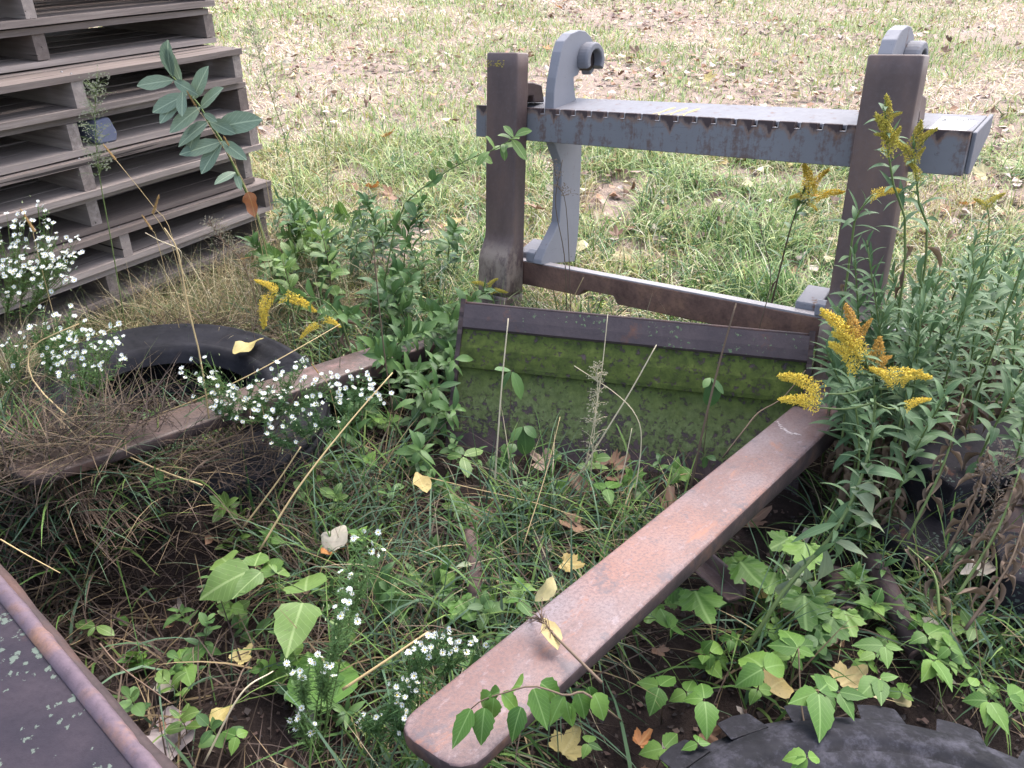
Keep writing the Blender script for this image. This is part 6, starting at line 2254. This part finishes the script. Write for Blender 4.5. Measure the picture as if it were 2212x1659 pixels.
# large bright heart-shaped leaves over the bare soil
p = at(*zl(1700, 480))
ro = thing("broadleaf_seedling", p, "seedling with large bright insect-eaten heart-shaped leaves over the bare soil", "seedling")
zt = p.z + 0.20
mb = MB()
hubp = Pz(*zl(1740, 420), zt - 0.03)
mb.tube([x_ - p for x_ in spline([p, p.lerp(hubp, 0.6), hubp], 6)], 0.0025, 0.0015, 5)
for (b0, t_, w_) in ((zl(1620, 380), zl(1270, 545), 1.15), (zl(1690, 390), zl(1500, 560), 0.9), (zl(1480, 335), zl(1400, 262), 1.3), (zl(1650, 350), zl(1690, 250), 1.3), (zl(1790, 395), zl(1715, 305), 1.2), (zl(1800, 400), zl(1868, 345), 1.3), (zl(1980, 515), zl(1990, 378), 1.7), (zl(1960, 590), zl(1850, 935), 1.15)):
    a, b = Pz(*b0, zt), Pz(*t_, zt - 0.015)
    d = b - a
    leaf_obj(ro, p, random.choice(V['bright']), a, d, (random.uniform(-.2, .2), -0.35, 1), d.length, "leaf", w_)
    mb.tube([x_ - p for x_ in spline([hubp, hubp.lerp(a, 0.5) + Vector((0, 0, 0.006)), a], 4)], 0.0012, 0.001, 4)
mb.build("stem", M['stem'], ro, True)

# vine trailing over the tip of the long tine
zt = 0.55
def zv(x, y):
    return (881 + x * 0.1838, 1355.4 + y * 0.1838)
base_v = at(1345, 1560)
vp = [base_v, Pz(*zv(2250, 900), 0.5), Pz(*zv(2050, 760), zt), Pz(*zv(1850, 800), zt), Pz(*zv(1480, 690), zt + 0.01), Pz(*zv(1130, 770), zt), Pz(*zv(870, 860), zt - 0.01), Pz(*zv(740, 960), zt - 0.02)]
ro, cur = stalk("trailing_vine", "green ivy vine trailing its toothed leaves across the tip of the long tine", "vine", None, vp, 0.0024, None, nseg=18, stem='stem_red')
for (b0, t_) in (((740, 960), (560, 1340)), ((900, 950), (855, 1335)), ((1010, 830), (985, 1075)), ((1110, 770), (1310, 985)), ((1480, 720), (1615, 1115)), ((1330, 935), (1212, 1295)), ((1560, 655), (1815, 830)), ((1830, 800), (1690, 1090)),
                 ((1990, 750), (2105, 1040)), ((1330, 690), (1155, 645)), ((1860, 880), (1920, 1160)), ((1080, 760), (870, 830)), ((2120, 700), (2190, 920)), ((980, 780), (800, 930)), ((1900, 930), (1990, 1050)), ((2190, 780), (2330, 1060))):
    a, b = Pz(*zv(*b0), zt), Pz(*zv(*t_), zt - 0.03)
    d = (b - a) * 1.25
    leaf_obj(ro, cur[0], random.choice(V['ivy']), a, d, (random.uniform(-.3, .3), -0.35, 1.0), d.length, "leaf", random.uniform(0.8, 1.0))
# brown twiggy vine lying over the tine higher up
pp = [Pz(1300, 1475, 0.47), Pz(1255, 1430, 0.475), Pz(1210, 1385, 0.465), Pz(1165, 1340, 0.455), Pz(1140, 1330, 0.40)]
tv = straw("dry brown vine twig lying across the long tine", [(1300, 1475, pp[0].y), (1255, 1430, pp[1].y), (1210, 1385, pp[2].y), (1165, 1340, pp[3].y), (1135, 1335, pp[4].y)], 0.003, 'stem_red', "vine_twig", None)
tw = MB()
for i in range(26):
    a = pp[2].lerp(pp[3], 0.4 + 0.6 * random.random()) + Vector((0, 0, 0.004))
    b = a + Vector((random.gauss(-0.012, 0.016), random.gauss(0.005, 0.022), random.gauss(0.008, 0.006)))
    tw.tube([a, a.lerp(b, 0.5) + Vector((0, 0, 0.006)), b], 0.0009, 0.0006, 3, cap=False)
tag(tw.build("dry_tendrils", M['straw_brown']), "tangle of dry tendrils where the twig crosses the long tine", "dry grass", None, "stuff")

# ------------------------------------------------------------------ fallen leaves
def fallen(label, px, py, dz, px2, py2, kind, group=None, wide=1.0, tilt=(0, -0.2, 1), cat="fallen leaf"):
    a = Pz(px, py, hgt(at(px, py).x, at(px, py).y) + dz)
    b = Pz(px2, py2, a.z)
    o = bpy.data.objects.new("fallen_leaf", random.choice(V[kind]))
    COL.objects.link(o)
    d = b - a
    sc_ = d.length * (0.72 if kind.startswith('lob') else 1.0)
    o.matrix_world = basis(a, d, tilt, sc_, sc_ * wide)
    tag(o, label, cat, group)
    return o


FL = "yellow fallen leaves"
fallen("large yellow leaf resting on the truck tyre", 506, 765, 0.20, 570, 735, 'fy', FL, 0.9)
fallen("curled yellow leaf standing in the grass below the bucket corner", 900, 1020, 0.12, 925, 1095, 'fl', FL, 0.8, (0.3, -1, 0.3))
fallen("pale cream leaf in the grass above the large bright leaves", 745, 1135, 0.12, 700, 1185, 'fp', FL, 1.6)
fallen("rust-brown leaf just below the cream one", 735, 1175, 0.08, 690, 1225, 'fo', FL, 1.0)
fallen("long pale dried leaf on the soil near the ramp", 368, 1525, 0.03, 368, 1645, 'fp', FL, 1.5)
fallen("pale curled leaf at the upper end of the long dried one", 330, 1490, 0.04, 385, 1470, 'fp', FL, 1.5)
fallen("holed tan leaf on the soil beside the foreground aster", 455, 1560, 0.03, 505, 1525, 'fy', FL, 1.2)
fallen("tan lobed leaf half under the aster stems", 510, 1430, 0.05, 560, 1385, 'lob_yel', FL)
fallen("yellow spotted leaf standing against the ivy", 1660, 1490, 0.14, 1712, 1450, 'fy', FL, 1.3)
fallen("yellow maple leaf between the ivy plants", 1815, 1480, 0.10, 1885, 1440, 'lob_yel', FL, 1.1)
fallen("tan leaf with holes next to the yellow maple leaf", 1880, 1500, 0.14, 1905, 1465, 'lob_yel', FL)
fallen("narrow pale leaf leaning beside the angle iron", 1628, 1240, 0.08, 1660, 1300, 'fl', FL, 0.9, (-0.6, -0.8, 0.4))
fallen("pale yellow leaf tucked against the tine's far edge", 1195, 1245, 0.2, 1180, 1300, 'fl', FL, 1.2, (0.4, -1, 0.3))
fallen("yellow leaf lying on the long tine below the twig", 1175, 1335, 0.46, 1205, 1400, 'fl', FL, 1.2)
fallen("ragged tan leaf on the grass beside the tine", 1215, 1215, 0.14, 1285, 1235, 'lob_yel', FL)
fallen("yellow leaf with dark holes near the dark pipe", 1990, 1310, 0.06, 2065, 1345, 'fy', FL, 0.9)
fallen("pale leaf beside the dark pipe in the litter", 1975, 1335, 0.06, 2045, 1375, 'fp', FL, 1.5)
fallen("pale round leaf by the withered stalks", 2090, 1360, 0.05, 2130, 1375, 'fy', FL, 1.5)
fallen("curled tan leaf on the black tie", 2075, 1240, 0.14, 2160, 1215, 'fp', FL, 1.0)
fallen("olive leaf with a yellow tip beside the pipe end", 985, 1225, 0.1, 1045, 1205, 'pal', FL, 1.2)
fallen("yellow leaf by the foot of the far fork", 1030, 600, 0.04, 1075, 628, 'fl', FL, 1.2)
fallen("yellow leaf below the far hook plate", 960, 490, 0.05, 1008, 482, 'fy', FL, 1.0)
fallen("brown shrivelled leaf under the tip of the long tine", 1640, 1320, 0.05, 1700, 1290, 'lob_brown', None)
fallen("dark red-brown leaf beside the bowed goldenrod stem", 1690, 1330, 0.04, 1725, 1280, 'lob_brown', None, 1.2)
fallen("orange-brown maple leaf under the near ivy", 1215, 1630, 0.06, 1260, 1560, 'lob_yel', None, 1.2)
fallen("brown leaf hanging in the grass below the tine", 1420, 1400, 0.1, 1440, 1440, 'lob_brown', None)
fallen("rusty maple leaf left of the near ivy", 1380, 1610, 0.06, 1415, 1570, 'lob_or', None)
fallen("amber leaf under the near aster and tine tip", 940, 1500, 0.05, 890, 1530, 'fo', None)

def leaf_scatter(n, xr, yr, kinds, label, group, size, keep=None, dz=(0.005, 0.03)):
    k = 0
    while k < n:
        x, y = random.uniform(*xr), random.uniform(*yr)
        if blocked(x, y) or not frustum_ok(x, y, 0.1): continue
        if keep and not keep(x, y): continue
        o = bpy.data.objects.new("fallen_leaf", random.choice(V[random.choice(kinds)]))
        COL.objects.link(o)
        a = random.uniform(0, 6.28)
        s = random.uniform(*size)
        o.matrix_world = basis((x, y, hgt(x, y) + random.uniform(*dz)), (math.cos(a), math.sin(a), random.uniform(-0.15, 0.25)), (random.gauss(0, .35), random.gauss(-0.15, .35), 1), s, s * random.uniform(0.9, 1.2))
        tag(o, label, "fallen leaf", group)
        k += 1


leaf_scatter(60, (-5, 6.5), (4.2, 13), ['fb', 'lob_brown', 'lob_brown', 'lob_or', 'fb'], "brown curled dry leaf lying on the mown field", "brown leaves on the field", (0.06, 0.11), lambda x, y: nz(x, y, 0.5, 20) > -0.1, (0.02, 0.06))
leaf_scatter(40, (-2.5, 5), (3.4, 8), ['fy', 'fl', 'lob_yel', 'fp'], "pale yellow leaf lying in the field grass behind the carriage", "yellow leaves on the field", (0.07, 0.11), None, (0.03, 0.09))
leaf_scatter(26, (-0.7, 3.2), (3.3, 4.8), ['fb', 'lob_brown', 'fp', 'lob_or'], "dry brown leaf in the grass behind the lower bar", "brown leaves behind the carriage", (0.06, 0.10), None, (0.03, 0.09))
leaf_scatter(75, (0.1, 1.7), (0.95, 2.2), ['fb', 'lob_brown', 'fb', 'fy', 'fp'], "dry leaf in the litter between the long tine and the ties", "leaves in the litter by the ties", (0.03, 0.06), lambda x, y: not on_seg(x, y, HEEL_R, TIP_R, 0.1), (0.005, 0.04))
leaf_scatter(34, (-1.3, 0.2), (0.75, 2.2), ['fb', 'lob_brown', 'fb', 'fp'], "dry brown leaf on the dark soil around the bare patch", "leaves on the bare soil", (0.035, 0.07), None, (0.004, 0.02))
leaf_scatter(14, (-0.1, 0.7), (1.75, 2.1), ['lob_brown', 'fb', 'lob_brown'], "brown leaf drifted against the foot of the mossy bucket", "leaves at the foot of the bucket", (0.06, 0.1), None, (0.01, 0.06))
